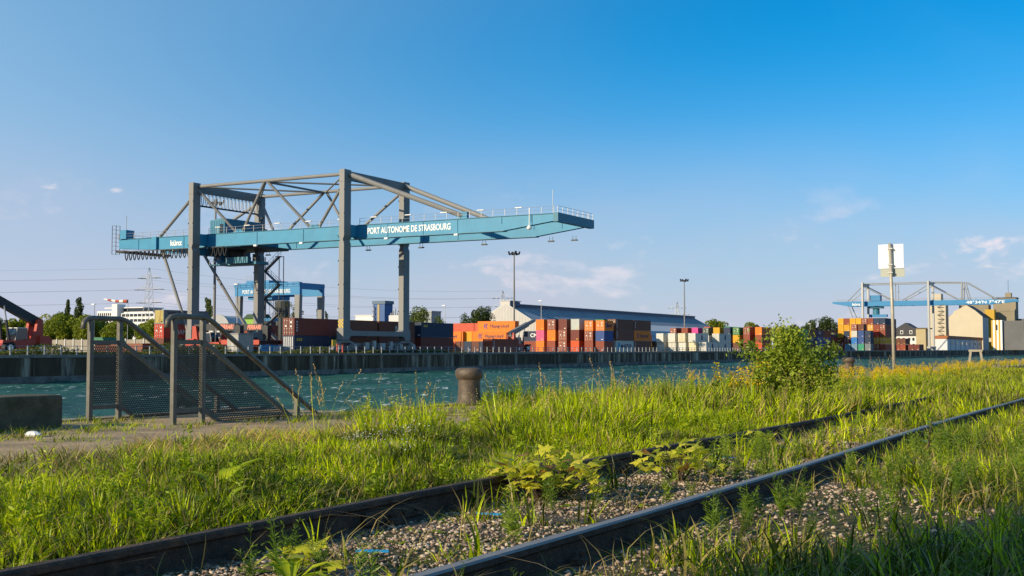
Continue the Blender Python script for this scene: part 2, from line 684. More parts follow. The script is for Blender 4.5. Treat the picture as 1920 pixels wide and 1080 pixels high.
# ------------------------------------------------------------------ far quay wall and its railing
M_WALL = mat('stained quay concrete', (0.065, 0.046, 0.026), 0.95, var=0.5, scale=0.55, bump=0.5, bscale=6,
             dirt=(0.46, 0.39, 0.29), dirt_amt=0.95, streak=1.0, stretch=(1, 1, 0.25))
M_PLINTH = mat('wet pale concrete', (0.17, 0.16, 0.14), 0.9, var=0.4, scale=0.6, dirt=(0.04, 0.045, 0.035), dirt_amt=0.7)
M_COPING = mat('coping concrete', (0.20, 0.185, 0.16), 0.9, var=0.25, scale=0.8, dirt=(0.07, 0.065, 0.05), dirt_amt=0.5)
quay = empty('quay_wall', (-122, 250, -4), 'long stained concrete quay wall along the far bank of the water', 'quay wall')
segs = []
y = 40.0
while y < 1000:
    step = 10.0 if y < 440 else 21.0
    segs.append((y, y + step))
    y += step
for i, (ya, yb) in enumerate(segs):
    xa, xb = wall_x(ya), wall_x(yb)
    jx = 0.05 * random.random()
    top = QUAY_Z - 0.36
    g = 0.06
    p = MB().add([(xa - 1, ya + g, -4), (xa + jx, ya + g, -4), (xb + jx, yb - g, -4), (xb - 1, yb - g, -4),
                  (xa - 1, ya + g, top), (xa + jx, ya + g, top), (xb + jx, yb - g, top), (xb - 1, yb - g, top)],
                 [(3, 2, 1, 0), (4, 5, 6, 7), (0, 1, 5, 4), (1, 2, 6, 5), (2, 3, 7, 6), (3, 0, 4, 7)])
    p.build('wall_panel', M_WALL, quay)
    c = 0.16
    p = MB().add([(xa - 0.9, ya, top + .003), (xa + c, ya, top + .003), (xb + c, yb - .02, top + .003), (xb - 0.9, yb - .02, top + .003),
                  (xa - 0.9, ya, QUAY_Z), (xa + c, ya, QUAY_Z), (xb + c, yb - .02, QUAY_Z), (xb - 0.9, yb - .02, QUAY_Z)],
                 [(3, 2, 1, 0), (4, 5, 6, 7), (0, 1, 5, 4), (1, 2, 6, 5), (2, 3, 7, 6), (3, 0, 4, 7)])
    p.build('coping_block', M_COPING, quay)
    c, zt = 0.22, -2.35
    p = MB().add([(xa - 0.5, ya, -4), (xa + c, ya, -4), (xb + c, yb - .03, -4), (xb - 0.5, yb - .03, -4),
                  (xa - 0.5, ya, zt), (xa + c, ya, zt), (xb + c, yb - .03, zt), (xb - 0.5, yb - .03, zt)],
                 [(3, 2, 1, 0), (4, 5, 6, 7), (0, 1, 5, 4), (1, 2, 6, 5), (2, 3, 7, 6), (3, 0, 4, 7)])
    p.build('plinth_block', M_PLINTH, quay)
# mooring recesses with ladders on the wall
for yy in (116, 162, 199, 243, 292, 330):
    lad = empty('wall_ladder', (wall_x(yy) + 0.3, yy, -3.6), 'narrow steel ladder fixed to the far quay wall', 'ladder', 'ladders on the far quay wall')
    q = MB()
    for dy in (-0.22, 0.22):
        q.box(wall_x(yy) + 0.25, wall_x(yy) + 0.31, yy + dy - 0.03, yy + dy + 0.03, -3.6, 0.25)
    q.build('stile', M_DARK, lad)
    q = MB()
    for k in range(11):
        z = -3.4 + k * 0.32
        q.tube([(wall_x(yy) + 0.28, yy - 0.22, z), (wall_x(yy) + 0.28, yy + 0.22, z)], 0.018, 5)
    q.build('rung', M_DARK, lad)

rail = empty('quay_railing', (-122.35, 90, QUAY_Z), 'low grey post and rail barrier along the far quay edge', 'railing')
post_me = MB().box(-0.05, 0.05, -0.09, 0.09, 0, 1.15).mesh('post', M_GALV)
y = 62.0
ytop = []
while y < 445:
    mesh_obj('post', post_me, rail, (wall_x(y) - 0.35 - rail.location.x, y - rail.location.y, 0))
    y += 2.5
for zz in (0.55, 1.08):
    MB().tube([(-122.35, 62, QUAY_Z + zz), (-122.35, 250, QUAY_Z + zz), (-122.35, 440, QUAY_Z + zz)], 0.035, 6).build('rail', M_GALV, rail)

# ------------------------------------------------------------------ ship-to-shore gantry cranes
M_LETTER = mat('white lettering', (0.80, 0.80, 0.78), 0.6, var=0.02)


def railing_part(name, pts, parent, h=1.1, pitch=2.2, m=None, r=0.03, n=5):
    """posts and two rails along a polyline"""
    m = m or M_GALV
    q = MB()
    for zz in (h * 0.52, h):
        q.tube([(p[0], p[1], p[2] + zz) for p in pts], r, n)
    q.build(name, m, parent)
    for a, b in zip(pts, pts[1:]):
        a, b = Vector(a), Vector(b)
        k = max(1, int((b - a).length / pitch))
        for i in range(k + 1):
            p = a.lerp(b, i / k)
            MB().bar(p, p + Vector((0, 0, h)), 0.07, 0.07).build('railing_post', m, parent)


def build_gantry():
    root = empty('gantry_crane', (-127, 169.7, QUAY_Z),
                 'large container gantry crane, grey legs and long teal boom with white lettering', 'crane')
    XW, XL, YF, YR = -127.0, -162.6, 169.7, 188.4
    for x in (XW, XL):
        for yl in (YF, YR):
            lo = MB().prism([(x - .55, 4.6), (x + .55, 4.6), (x + .55, 19.6), (x + .3, 20.3), (x - .3, 20.3), (x - .55, 19.6)],
                            'y', yl - 1.0, yl + 1.0)
            lo.build('leg', M_GREY_PAINT, root)
            up = MB().prism([(x - .3, 20.31), (x + .3, 20.31), (x + .55, 21.0), (x + .55, 32.75), (x - .55, 32.75), (x - .55, 21.0)],
                            'y', yl - 1.0, yl + 1.0)
            lu = up.build('upper_leg', M_GREY_PAINT, root)
            MB().box(x - .6, x + .6, yl - 1.05, yl + 1.05, 30.55, 30.75).build('flange', M_GREY_PAINT, lu)
            q = MB()
            for zz in np.arange(8, 31, 4.2):
                q.box(x - .62, x - .553, yl - 1.12, yl - .95, zz, zz + .25)
                q.box(x + .553, x + .62, yl - 1.12, yl - .95, zz, zz + .25)
            q.build('lug', M_DARK, lu)
        MB().box(x - .45, x + .45, YF + 1.003, YR - 1.003, 31.0, 32.55).build('top_beam', M_GREY_PAINT, root)
        # sill beam with an arched underside, and the travelling bogies
        a0, a1 = YF - 1.2, YR + 1.2
        prof = [(a0, 2.6), (a0, 4.6), (YF + 1.0, 4.6), (YF + 1.6, 4.25), (YR - 1.6, 4.25), (YR - 1.0, 4.6), (a1, 4.6), (a1, 2.6),
                (a1 - 1.7, 2.6), (a1 - 2.0, 3.15), (a1 - 2.5, 3.35), (a0 + 2.5, 3.35), (a0 + 2.0, 3.15), (a0 + 1.7, 2.6)]
        MB().prism(prof, 'x', x - .7, x + .7).build('sill_beam', M_GREY_PAINT, root)
        for yc in (YF, YR):
            for s in (-1, 1):
                yb = yc + s * 2.1
                bg = MB().prism([(yb - 1.7, .85), (yb - 1.2, 1.7), (yb - .4, 2.1), (yb + .4, 2.1), (yb + 1.2, 1.7), (yb + 1.7, .85)],
                                'x', x - .45, x + .45).build('bogie', M_GREY_PAINT, root)
                for dy in (-1.0, 0.0, 1.0):
                    MB().tube([(x - .2, yb + dy, .72), (x + .2, yb + dy, .72)], 0.4, 14).build('wheel', M_DARK, bg)
                MB().box(x + .46, x + 1.0, yb - .5, yb + .3, 1.1, 1.9).build('motor', M_GALV, bg)
            MB().prism([(yc - 2.6, 2.11), (yc - 1.0, 2.55), (yc + 1.0, 2.55), (yc + 2.6, 2.11)], 'x', x - .4, x + .4).build('equaliser', M_GREY_PAINT, root)
        MB().box(x - .3, x + .3, YF + 3.2, YR - 3.2, 1.6, 2.1).build('tie_beam', M_GREY_PAINT, root)
    # electrical cabinets and cable reel on the water side sill
    for i, (yy, w, h) in enumerate([(174.6, 1.2, 1.3), (177.0, .9, 1.6), (179.2, 1.6, 1.2), (182.4, .8, 1.5)]):
        MB().box(-126.5, -125.9, yy, yy + w, .9, .9 + h).build('cabinet', M_GALV, root)
    MB().box(-126.4, -126.28, 165.4, 166.6, 1.5, 2.6).build('warning_panel', M_YELLOW, root)
    q = MB()
    for i in range(4):
        for k in range(5):
            if (i + k) % 2:
                q.box(XW - .55 + i * .275, XW - .55 + (i + 1) * .275, YF - 1.03, YF - 1.003, 4.75 + k * .3, 5.05 + k * .3)
    q.build('hazard_check', M_YELLOW, root)
    for xx in (XW, XL):
        for ya_, yb_ in ((YF + 1.004, 172.84), (185.56, YR - 1.004)):
            MB().box(xx - .5, xx + .48, ya_, yb_, 20.9, 23.05).build('bracket', M_TEAL, root)  # leg-to-girder brackets, added so their shadow fills the gap beside each leg
    # box girders of the boom
    def girder(yc, dark):
        w = .55
        prof = [(-186.0, 21.3), (-186.0, 23.1), (-86.6, 23.1), (-86.6, 22.0), (-96.5, 20.75), (-175.6, 20.75)]
        g = MB().prism([(a, b) for a, b in prof], 'y', yc - w, yc + w).build('girder', M_TEAL, root)
        q = MB()
        q.box(-186, -86.6, yc - w - .16, yc + w + .16, 23.103, 23.18)
        q.box(-175, -96.6, yc - w - .12, yc + w + .12, 20.62, 20.747)
        q.build('flange', M_HOUSE, g)
        for xx in (-180.5, -168.3, -149.8, -138.8, -120.0, -112.6, -105.6, -97.0, -91.5):
            MB().box(xx - .035, xx + .035, yc - w - .1, yc - w - .003, 20.8 if xx < -97 else 21.9, 23.0).build('stiffener', M_TEAL, g)
        return g
    gf = girder(173.4, 0)
    gr = girder(185.0, 1)
    q = MB().box(-176.4, -175.2, 172.3, 186.1, 20.70, 23.25)
    q.build('cross_beam', M_TEAL, root)
    for xx in (-164.6, -129.4):
        MB().box(xx - .5, xx + .5, YF + 1.003, YR - 1.003, 19.2, 20.61).build('cross_beam', M_TEAL, root) if xx < -150 else \
            MB().box(xx - .4, xx + .4, YF + 1.003, 172.84, 21.3, 22.6).build('bracket', M_TEAL, root)
    MB().box(-87.2, -86.3, 172.5, 186.4, 21.75, 23.22).build('end_beam', M_HOUSE, root)
    # boom-side lamps on short hangers
    for xx in (-157.5, -133.0, -121.0, -107.5, -94.0, -89.5):
        l = MB()
        l.bar((xx - .2, 185, 20.6), (xx - .2, 185, 19.9), .06, .06).bar((xx + .4, 185, 20.6), (xx + .4, 185, 19.9), .06, .06)
        l.build('lamp_hanger', M_DARK, root)
        MB().box(xx - .45, xx + .65, 184.8, 185.2, 19.68, 19.9).build('lamp', M_DARK, root)
    for xx in (-170.5, -149.9, -139, -120.1, -105.7):
        MB().box(xx - .35, xx + .35, 172.35, 172.8, 20.3, 20.6).build('lamp', M_WHITE, root)
    MB().lathe([(0.05, .5), (.12, .45), (.42, .1), (.4, -.15), (.2, -.3)], (-91.5, 172.3, 20.9), 12).build('lamp', M_WHITE, root)
    MB().bar((-91.5, 172.4, 24.2), (-91.5, 172.3, 21.3), .09, .09).build('lamp_hanger', M_GALV, root)
    # truss of tubes above the boom
    def T(name, a, b, r):
        MB().tube([a, b], r, 10).build(name, M_GREY_PAINT, root, smooth=False)
    for yt, yg in ((YF + .5, 173.4), (YR - .5, 185.0)):
        T('top_chord', (XL + .4, yt, 32.1), (XW - .4, yt, 32.1), .33)
        zt, zb = 31.9, 23.3
        yn = yt
        T('diagonal', (XL + .7, yn, 31.2), (-155.4, yg, zb), .27)
        T('diagonal', (-153.8, yg, zb), (-145.9, yn, zt), .27)
        T('diagonal', (-145.1, yn, zt), (-137.6, yg, zb), .27)
        T('diagonal', (-135.6, yg, zb), (XW - .6, yn, 30.6), .27)
        T('backstay', (XL - .5, yn, 30.6), (-175.2, yg, 23.3), .30)
        T('forestay', (XW + .4, yn, 32.0), (-104.9, yg, 23.7), .46)
        MB().box(-105.9, -103.9, yg - .35, yg + .35, 23.18, 24.3).build('stay_bracket', M_TEAL, root)
        T('strut', (-174.7, yg, 20.8), (-164.0, yt, 3.6), .30)
        for xx in (-154.6, -136.6):
            MB().prism([(xx - 1.5, 23.19), (xx + 1.5, 23.19), (xx + .6, 23.75), (xx - .6, 23.75)], 'y', yg - .3, yg + .3).build('gusset', M_TEAL, root)
    ya, yb = YF + .5, YR - .5
    for a, b in (((XL + .6, ya, 32.0), (-145.5, yb, 31.95)), ((XL + .6, yb, 32.0), (-145.5, ya, 31.95)),
                 ((-145.5, ya, 31.9), (XW - .6, yb, 32.0)), ((-145.5, yb, 31.9), (XW - .6, ya, 32.0))):
        T('wind_brace', a, b, .17)
    T('wind_brace', (-145.5, ya + .3, 31.9), (-145.5, yb - .3, 31.9), .2)
    # walkways with railings
    for yg in (172.6, 185.9):
        railing_part('walkway_railing', [(-186, yg, 23.18), (-163.9, yg, 23.18)], root)
        railing_part('walkway_railing', [(-161.6, yg, 23.18), (-128.1, yg, 23.18)], root)
        railing_part('walkway_railing', [(-125.9, yg, 23.18), (-87.1, yg, 23.18)], root)
    railing_part('walkway_railing', [(-86.5, 172.7, 23.22), (-86.5, 186.2, 23.22)], root, pitch=1.7)
    railing_part('walkway_railing', [(-186, 172.8, 23.2), (-186, 185.8, 23.2)], root, pitch=2.0)
    for xx in np.arange(-160, -90, 7.3):
        MB().box(xx, xx + 1.3, 172.5, 172.75, 24.32, 24.45).build('strip_light', M_WHITE, root)
    # left end: ladder cage, cabin, mast
    q = MB()
    for yy in (172.4, 173.4):
        q.bar((-186.4, yy, 20.2), (-186.4, yy, 26), .09, .09)
        q.bar((-187.5, yy, 20.2), (-187.5, yy, 26), .09, .09)
    for zz in np.arange(20.2, 26.1, .83):
        for yy in (172.4, 173.4):
            q.bar((-186.4, yy, zz), (-187.5, yy, zz), .06, .06)
    q.build('ladder_cage', M_DARK, root)
    MB().box(-185.3, -183.6, 172.4, 174.6, 23.2, 25.0).build('end_cabinet', M_TEAL, root)
    MB().tube([(-184.6, 173.4, 25), (-184.6, 173.4, 28)], .06, 6).build('antenna', M_GALV, root)
    MB().box(-186.6, -184.4, 172.6, 185.8, 20.5, 20.9).build('end_platform', M_DARK, root)
    MB().tube([(-87.5, 173, 23.2), (-87.5, 173, 27)], .05, 6).build('antenna', M_GALV, root)
    # festoon cable loops below the front girder
    for i in range(21):
        x0 = -183.6 + i * 1.12
        if i > 15:
            x0 += 3.6
        pts = []
        for k in range(9):
            t = k / 8
            pts.append((x0 + .9 * t, 172.2, 20.55 - 1.75 * math.sin(math.pi * t) ** .7))
        MB().tube(pts, .11, 6).build('festoon_loop', M_BLACK, root)
    MB().box(-184.6, -157.5, 172.1, 172.35, 20.5, 20.62).build('festoon_track', M_DARK, root)
    # cable curtain under the landside top beam
    for i in range(15):
        yy = YF + 1.6 + i * 1.07
        pts = [(XL + .1, yy + .8 * k / 6, 30.9 - 2.3 * (math.sin(math.pi * k / 6)) ** .5) for k in range(7)]
        MB().tube(pts, .07, 5).build('cable_loop', M_GALV, root)
    MB().bar((XL, YF + 1, 28.5), (XL, YR - 1, 28.5), .22, .3).build('cable_tray', M_DARK, root)
    # machinery house and trolley between the girders
    h = MB().prism([(-164.4, 23.3), (-158.6, 23.3), (-158.6, 26.2), (-161.5, 26.6), (-164.4, 26.2)], 'y', 175.9, 184.2).build('machinery_house', M_HOUSE, root)
    q = MB()
    for k in range(13):
        q.box(-164.3 + k * .44, -164.14 + k * .44, 175.84, 175.897, 23.4, 26.1)
    q.build('rib', M_TEAL, h)
    MB().box(-161.9, -161.0, 175.8, 175.838, 23.4, 25.4).build('door', M_GLASS, h)
    q = MB().box(-165.8, -151.0, 175, 183.6, 20.2, 20.7)
    q.build('trolley_frame', M_DARK, root)
    MB().tube([(-160.2, 179, 20.2), (-160.2, 179, 18.9)], 1.6, 18).build('slewing_ring', M_DARK, root)
    hb = MB()
    hb.box(-166.0, -163.8, 177.6, 180, 17.5, 17.7)
    hb.box(-163.8, -153.8, 177.2, 180.8, 17.4, 18.0)
    hb.box(-160.5, -155, 176.2, 177.2, 17.6, 18.8)
    hb.build('head_block', M_HOUSE, root)
    MB().box(-163.7, -162.2, 176.6, 178.6, 18.0, 20.1).build('operator_cab', M_TEAL2, root)
    MB().box(-163.6, -162.3, 176.55, 176.598, 18.4, 19.7).build('cab_window', M_GLASS, root)
    q = MB()
    for xx, yy in ((-161, 177.5), (-158.2, 177.4), (-156.4, 180.5), (-159.5, 180.6), (-154.6, 178.0), (-155.4, 179.4)):
        q.box(xx - .4, xx + .4, yy - .4, yy + .4, 18.0, 19.0 + .9 * random.random())
        q.tube([(xx, yy, 19), (xx, yy, 20.3)], .12, 6)
    q.build('hoist_gear', M_DARK, root)
    railing_part('cab_railing', [(-166, 177.6, 17.7), (-164, 177.6, 17.7)], root, pitch=.8)
    # stair tower on the landside rear leg
    for k in range(6):
        z0 = 2.5 + k * 2.9
        s = -1 if k % 2 else 1
        a = (-160.8 + s * 1.9, YR + 1.9, z0)
        b = (-160.8 - s * 1.9, YR + 1.9, z0 + 2.9)
        MB().bar(a, b, .9, .14).build('stair_flight', M_GREY_PAINT, root)
        q = MB()
        for dy in (-.45, .45):
            q.tube([(a[0], a[1] + dy, a[2] + 1), (b[0], b[1] + dy, b[2] + 1)], .035, 5)
            for t in (0, .33, .66, 1):
                p = Vector(a).lerp(Vector(b), t)
                q.bar((p.x, p.y + dy, p.z), (p.x, p.y + dy, p.z + 1), .05, .05)
        q.build('stair_rail', M_DARK, root)
        MB().box(b[0] - .6, b[0] + .6, YR + 1.2, YR + 2.5, b[2] - .06, b[2] + .04).build('landing', M_DARK, root)
    q = MB()
    for xx in (-163.2, -158.4):
        for yy in (YR + 1.2, YR + 2.6):
            q.bar((xx, yy, .6), (xx, yy, 20), .12, .12)
    q.build('stair_frame', M_DARK, root)
    # lettering
    me, w = text_mesh('PORT AUTONOME DE STRASBOURG', 1.55, M_LETTER, .015, .03)
    sx = 17.4 / w
    mesh_obj('lettering', me, root, Vector((-124.4, 172.83, 21.45)) - root.location, ROT_MY, (sx, 1, 1))
    me, w = text_mesh('künz', 1.5, M_LETTER, .015, .035)
    mesh_obj('lettering', me, root, Vector((-171.9, 172.83, 21.35)) - root.location, ROT_MY, (3.1 / w, 1, 1))
    # lamp cluster on the rear leg
    q = MB()
    for k in range(5):
        q.box(-161.7 + .2 * k, -161.2 + .2 * k, YR - 1.8, YR - 1.3, 25.6 + .45 * k, 25.9 + .45 * k)
    q.build('lamp_cluster', M_DARK, root)
    MB().box(-162.4, -159.6, YR - 2.6, YR - 1.1, 25.0, 25.25).build('maintenance_platform', M_GREY_PAINT, root)


build_gantry()


def build_yard_gantry():
    YF, YR, X0, X1 = 250.0, 259.6, -223.9, -201.4
    root = empty('yard_gantry', (-212, 250, QUAY_Z), 'smaller blue yard gantry crane behind the big crane, white lettering on its beam', 'crane')
    for i, yy in enumerate((YF, YR)):
        g = MB().box(X0, X1, yy - .5, yy + .5, 15.4, 17.6).build('girder', M_TEAL2, root)
        MB().box(X0, X1 + .1, yy - .6, yy + .6, 17.6, 17.75).build('flange', M_TEAL2, g)
        for xx in (X0 + 1.2, X1 - .8):
            MB().prism([(xx - .55, 2.0), (xx + .55, 2.0), (xx + .85, 15.39), (xx - .85, 15.39)], 'y', yy - .6, yy + .6).build('leg', M_GREY_PAINT, root)
            MB().box(xx - 1.1, xx + 1.1, yy - .9, yy + .9, .3, 2.0).build('bogie', M_GREY_PAINT, root)
    for xx in (X0 + .6, X1 - .6):
        MB().box(xx - .6, xx + .6, YF + .51, YR - .51, 17.0, 18.6).build('end_tie', M_TEAL2, root)
        MB().box(xx - .6, xx + .6, YF - .62, YF + .5, 17.76, 18.8).build('end_box', M_TEAL2, root)
        MB().box(xx - .6, xx + .6, YR - .5, YR + .62, 17.76, 18.6).build('end_box', M_TEAL2, root)
    MB().box(X0 + 1.3, X1 - 1.3, YF - .62, YF - .55, 17.8, 18.75).build('walkway_panel', M_TEAL2, root)
    railing_part('walkway_railing', [(X0, YF - .9, 17.75), (X1, YF - .9, 17.75)], root, h=1.15, pitch=2.0, m=M_TEAL2)
    railing_part('platform_railing', [(-221, YF + 1, 19.6), (-214, YF + 1, 19.6)], root, h=1.2, pitch=1.2)
    MB().box(-221, -213, YF + .8, YR - 1, 17.8, 19.6).build('trolley_house', M_TEAL2, root)
    MB().box(-220.4, -212, YF + .9, YR - 1.2, 14.4, 15.3).build('trolley_frame', M_TEAL2, root)
    q = MB()
    for xx in (-218.4, -217, -215.4, -214):
        q.tube([(xx, 254, 14.5), (xx, 254, 9.4)], .05, 5)
    q.build('hoist_rope', M_DARK, root)
    MB().box(-219, -213.4, 252.8, 255.4, 8.6, 9.4).build('spreader', M_TEAL2, root)
    MB().box(-218.6, -214, 253.0, 255.0, 7.4, 8.55).build('grab', M_DARK, root)
    me, w = text_mesh('PORT AUTONOME DE STRASBOURG', 1.45, M_LETTER, .015, .018)
    mesh_obj('lettering', me, root, Vector((-221.2, 249.47, 16.0)) - root.location, ROT_MY, (16.6 / w, 1, 1))


def build_far_crane():
    XL, XW, YF, YR = -135.2, -103.2, 615.0, 628.0
    root = empty('far_gantry_crane', (-119, 615, QUAY_Z), 'distant blue and grey container gantry crane beside the grain silos', 'crane')
    for x in (XL, XW):
        for yy in (YF, YR):
            MB().box(x - .45, x + .45, yy - .8, yy + .8, 2.2, 34.6).build('leg', M_GALV, root)
        MB().box(x - .6, x + .6, YF + .91, YR - .91, 32.8, 34.5).build('top_beam', M_GALV, root)
        MB().box(x - .8, x + .8, YF - 2, YR + 2, 1.2, 2.19).build('sill_beam', M_GALV, root)
        for yy in (YF, YR):
            MB().box(x - .6, x + .6, yy - 2.2, yy + 2.2, .3, 1.19).build('bogie', M_GALV, root)
    for yg in (618.0, 625.5):
        MB().prism([(-151, 24.2), (-151, 25.2), (-63, 24.9), (-63, 24.0), (-76, 22.7), (-143, 22.7)], 'y', yg - .6, yg + .6).build('girder', M_TEAL2, root)
        railing_part('walkway_railing', [(-150, yg - .7, 25.2), (-64, yg - .7, 24.95)], root, pitch=6)

        def T(name, a, b, r=.24):
            MB().tube([a, b], r, 8).build(name, M_GALV, root)
        yt = YF if yg < 620 else YR
        T('top_chord', (XL, yt, 34.0), (XW, yt, 34.0))
        T('top_chord', (XW, yt, 34.0), (-87.5, yg, 33.6))
        T('diagonal', (XL, yt, 32.8), (-121.0, yg, 25.3))
        T('diagonal', (-116.4, yg, 25.3), (XW, yt, 32.8))
        T('diagonal', (XW, yt, 33.0), (-90.0, yg, 25.3))
        T('backstay', (XL, yt, 32.6), (-143.5, yg, 25.2))
        T('mast', (-88.2, yg, 25), (-87.9, yg, 33.9), .4)
        T('mast', (-85.0, yg, 25), (-87.0, yg, 33.9), .25)
        T('forestay', (-86.0, yg, 33.6), (-72.5, yg, 25.1), .3)
        T('hanger', (-119.5, yg, 25), (-119.5, yg, 34), .22)
        T('strut', (-143, yg, 22.8), (-136.5, yt, 6))
    MB().box(-132.5, -127.5, 619.5, 624, 25.3, 28.2).build('machinery_house', M_TEAL2, root)
    MB().box(-133.5, -126.5, 619.2, 624.4, 21.6, 22.6).build('trolley_frame', M_HOUSE, root)
    MB().tube([(-130, 622, 21.6), (-130, 622, 18.5)], 1.7, 14).build('slewing_ring', M_HOUSE, root)
    MB().box(-133.5, -124.5, 620.5, 623.5, 17.2, 18.5).build('head_block', M_TEAL2, root)
    MB().box(-132.5, -126, 621, 623, 15.6, 16.6).build('spreader', M_TEAL2, root)
    me, w = text_mesh("48°34'N 7°47'E", 1.9, M_LETTER, .02, .03)
    mesh_obj('lettering', me, root, Vector((-86.0, 617.36, 23.1)) - root.location, ROT_MY, (17.5 / w, 1, 1))
    me, w = text_mesh('künz', 1.8, M_LETTER, .02, .04)
    mesh_obj('lettering', me, root, Vector((-141.0, 617.36, 23.1)) - root.location, ROT_MY, (4.2 / w, 1, 1))


build_yard_gantry()
build_far_crane()

# ------------------------------------------------------------------ shipping containers
CC = {
    'orange': '#e0780c', 'rust': '#8c4029', 'maroon': '#6f2f25', 'brown': '#6a3d2c', 'pink': '#c4557a', 'pale grey': '#b9bcb4',
    'green': '#2f7a34', 'navy': '#20334f', 'blue': '#2c4c86', 'sky blue': '#1f74b8', 'teal': '#2f8c70', 'yellow': '#d39a10',
    'grey': '#6d7478', 'cream': '#cfc5a2', 'red': '#b93a26', 'salmon': '#c9573c', 'white': '#c6c5ba', 'blue grey': '#66869c',
    'orange red': '#d1541e', 'dark green': '#2c4a42', 'magenta': '#cc3f86',
}
CM = {}
for k, v in CC.items():
    CM[k] = mat(k + ' container paint', v, 0.55, var=0.10, scale=0.8, dirt=(0.10, 0.07, 0.05), dirt_amt=0.22, streak=1.0, rnd=0.08)
M_ROD = mat('worn steel rod', (0.42, 0.36, 0.30), 0.5, 0.2, var=0.15)
M_STICKER = mat('white sticker', (0.72, 0.70, 0.64), 0.6, var=0.05)
M_YSTICK = mat('yellow sticker', (0.75, 0.48, 0.03), 0.6, var=0.05)
W40 = 2.44


def corrugated(L, H, W=W40):
    """container shell: corrugated walls between corner posts, top and bottom rails"""
    q = MB()
    d = 0.045

    def wave(n):
        pts = []
        for i in range(n):
            pts += [(i + 0.0, 0), (i + 0.34, 0), (i + 0.5, -d), (i + 0.84, -d)]
        return [(a / n, b) for a, b in pts] + [(1.0, 0)]

    def wall(P, n):
        w = wave(n)
        vs = [P(a, b, 0.16) for a, b in w] + [P(a, b, H - 0.1) for a, b in w]
        k = len(w)
        q.add(vs, [(i, i + 1, k + i + 1, k + i) for i in range(k - 1)])
    nl = int(L / 0.30)
    wall(lambda a, b, z: (W / 2 - 0.02 + b, 0.16 + a * (L - 0.32), z), nl)
    wall(lambda a, b, z: (-W / 2 + 0.02 - b, 0.16 + a * (L - 0.32), z), nl)
    wall(lambda a, b, z: (-W / 2 + 0.12 + a * (W - 0.24), 0.03 - b, z), 8)
    wall(lambda a, b, z: (-W / 2 + 0.12 + a * (W - 0.24), L - 0.03 + b, z), 8)
    for sx in (-1, 1):
        for yy in (0.08, L - 0.08):
            q.box(sx * (W / 2) - sx * 0.15, sx * W / 2, yy - 0.08, yy + 0.08, 0, H)
        q.box(sx * (W / 2) - sx * 0.1, sx * (W / 2 - 0.003), 0.161, L - 0.161, 0.03, 0.17)
        q.box(sx * (W / 2) - sx * 0.1, sx * (W / 2 - 0.003), 0.161, L - 0.161, H - 0.12, H - 0.01)
    for yy in (0.05, L - 0.05):
        q.box(-W / 2 + 0.151, W / 2 - 0.151, yy - 0.046, yy + 0.046, 0.03, 0.17)
        q.box(-W / 2 + 0.151, W / 2 - 0.151, yy - 0.046, yy + 0.046, H - 0.12, H - 0.01)
    q.add([(-W / 2 + .1, .1, H - .04), (W / 2 - .1, .1, H - .04), (W / 2 - .1, L - .1, H - .04), (-W / 2 + .1, L - .1, H - .04)], [(0, 1, 2, 3)])
    return q.mesh('body')


SHELL = {}
DOORS = {}


def shell(L, H, colour):
    key = (L, H)
    if key not in SHELL:
        SHELL[key] = corrugated(L, H)
    k2 = (L, H, colour)
    if k2 not in SHELL:
        me = SHELL[key].copy()
        me.materials.clear()
        me.materials.append(CM[colour])
        SHELL[k2] = me
    return SHELL[k2]


def door_meshes(H, colour):
    k = (H, colour)
    if k not in DOORS:
        leafs = []
        for s in (-1, 1):
            q = MB()
            x0, x1 = (0.02, 1.07) if s > 0 else (-1.07, -0.02)
            q.box(x0, x1, -0.03, 0.0, 0.18, H - 0.13)
            for zz in (0.35, H * .36, H * .6, H * .82):
                q.box(x0 + .06, x1 - .06, -0.055, -0.031, zz, zz + .1)
            leafs.append(q.mesh('door', CM[colour]))
        rods = MB()
        st = MB()
        for s in (-1, 1):
            for xx in (0.28, 0.80):
                rods.tube([(s * xx, -.085, .1), (s * xx, -.085, H - .06)], .035, 6)
                for zz in (0.45, 1.1, H - .5):
                    rods.box(s * xx - .1, s * xx + .1, -.1, -.056, zz, zz + .14)
        st.box(.36, .74, -.062, -.0562, H * .70, H * .80)
        st.box(.40, .70, -.062, -.0562, H * .47, H * .57)
        st.box(-.74, -.40, -.062, -.0562, H * .50, H * .58)
        DOORS[k] = (leafs, rods.mesh('lock_rod', M_ROD), st.mesh('sticker', M_STICKER))
    return DOORS[k]


TIER = ['on the ground', 'second tier', 'third tier', 'fourth tier', 'fifth tier', 'sixth tier']


def container(x, y, z, colour, where, L=12.19, H=2.9, door=False, rz=0.0, scale=1.0, group='stacked shipping containers', extra='', decal=True):
    """x: centre, y: near end, z: base"""
    desc = colour + (' barred' if door else '') + ' container' + (' ' + extra if extra else '') + ', ' + where
    root = empty('shipping_container', (x, y, z), desc, 'container', group, rz)
    root.scale = (scale,) * 3
    mesh_obj('body', shell(L, H, colour), root)
    if door:
        leafs, rods, st = door_meshes(H, colour)
        for le in leafs:
            d = mesh_obj('door', le, root, (0, 0.01, 0))
        mesh_obj('lock_rod', rods, root, (0, 0.01, 0))
        mesh_obj('sticker', st, root, (0, 0.01, 0))
    elif decal:
        me = MB().box(.45, .9, -.02, -.005, .35, .55).mesh('sticker', M_YSTICK if random.random() < .4 else M_STICKER)
        mesh_obj('sticker', me, root)
    return root


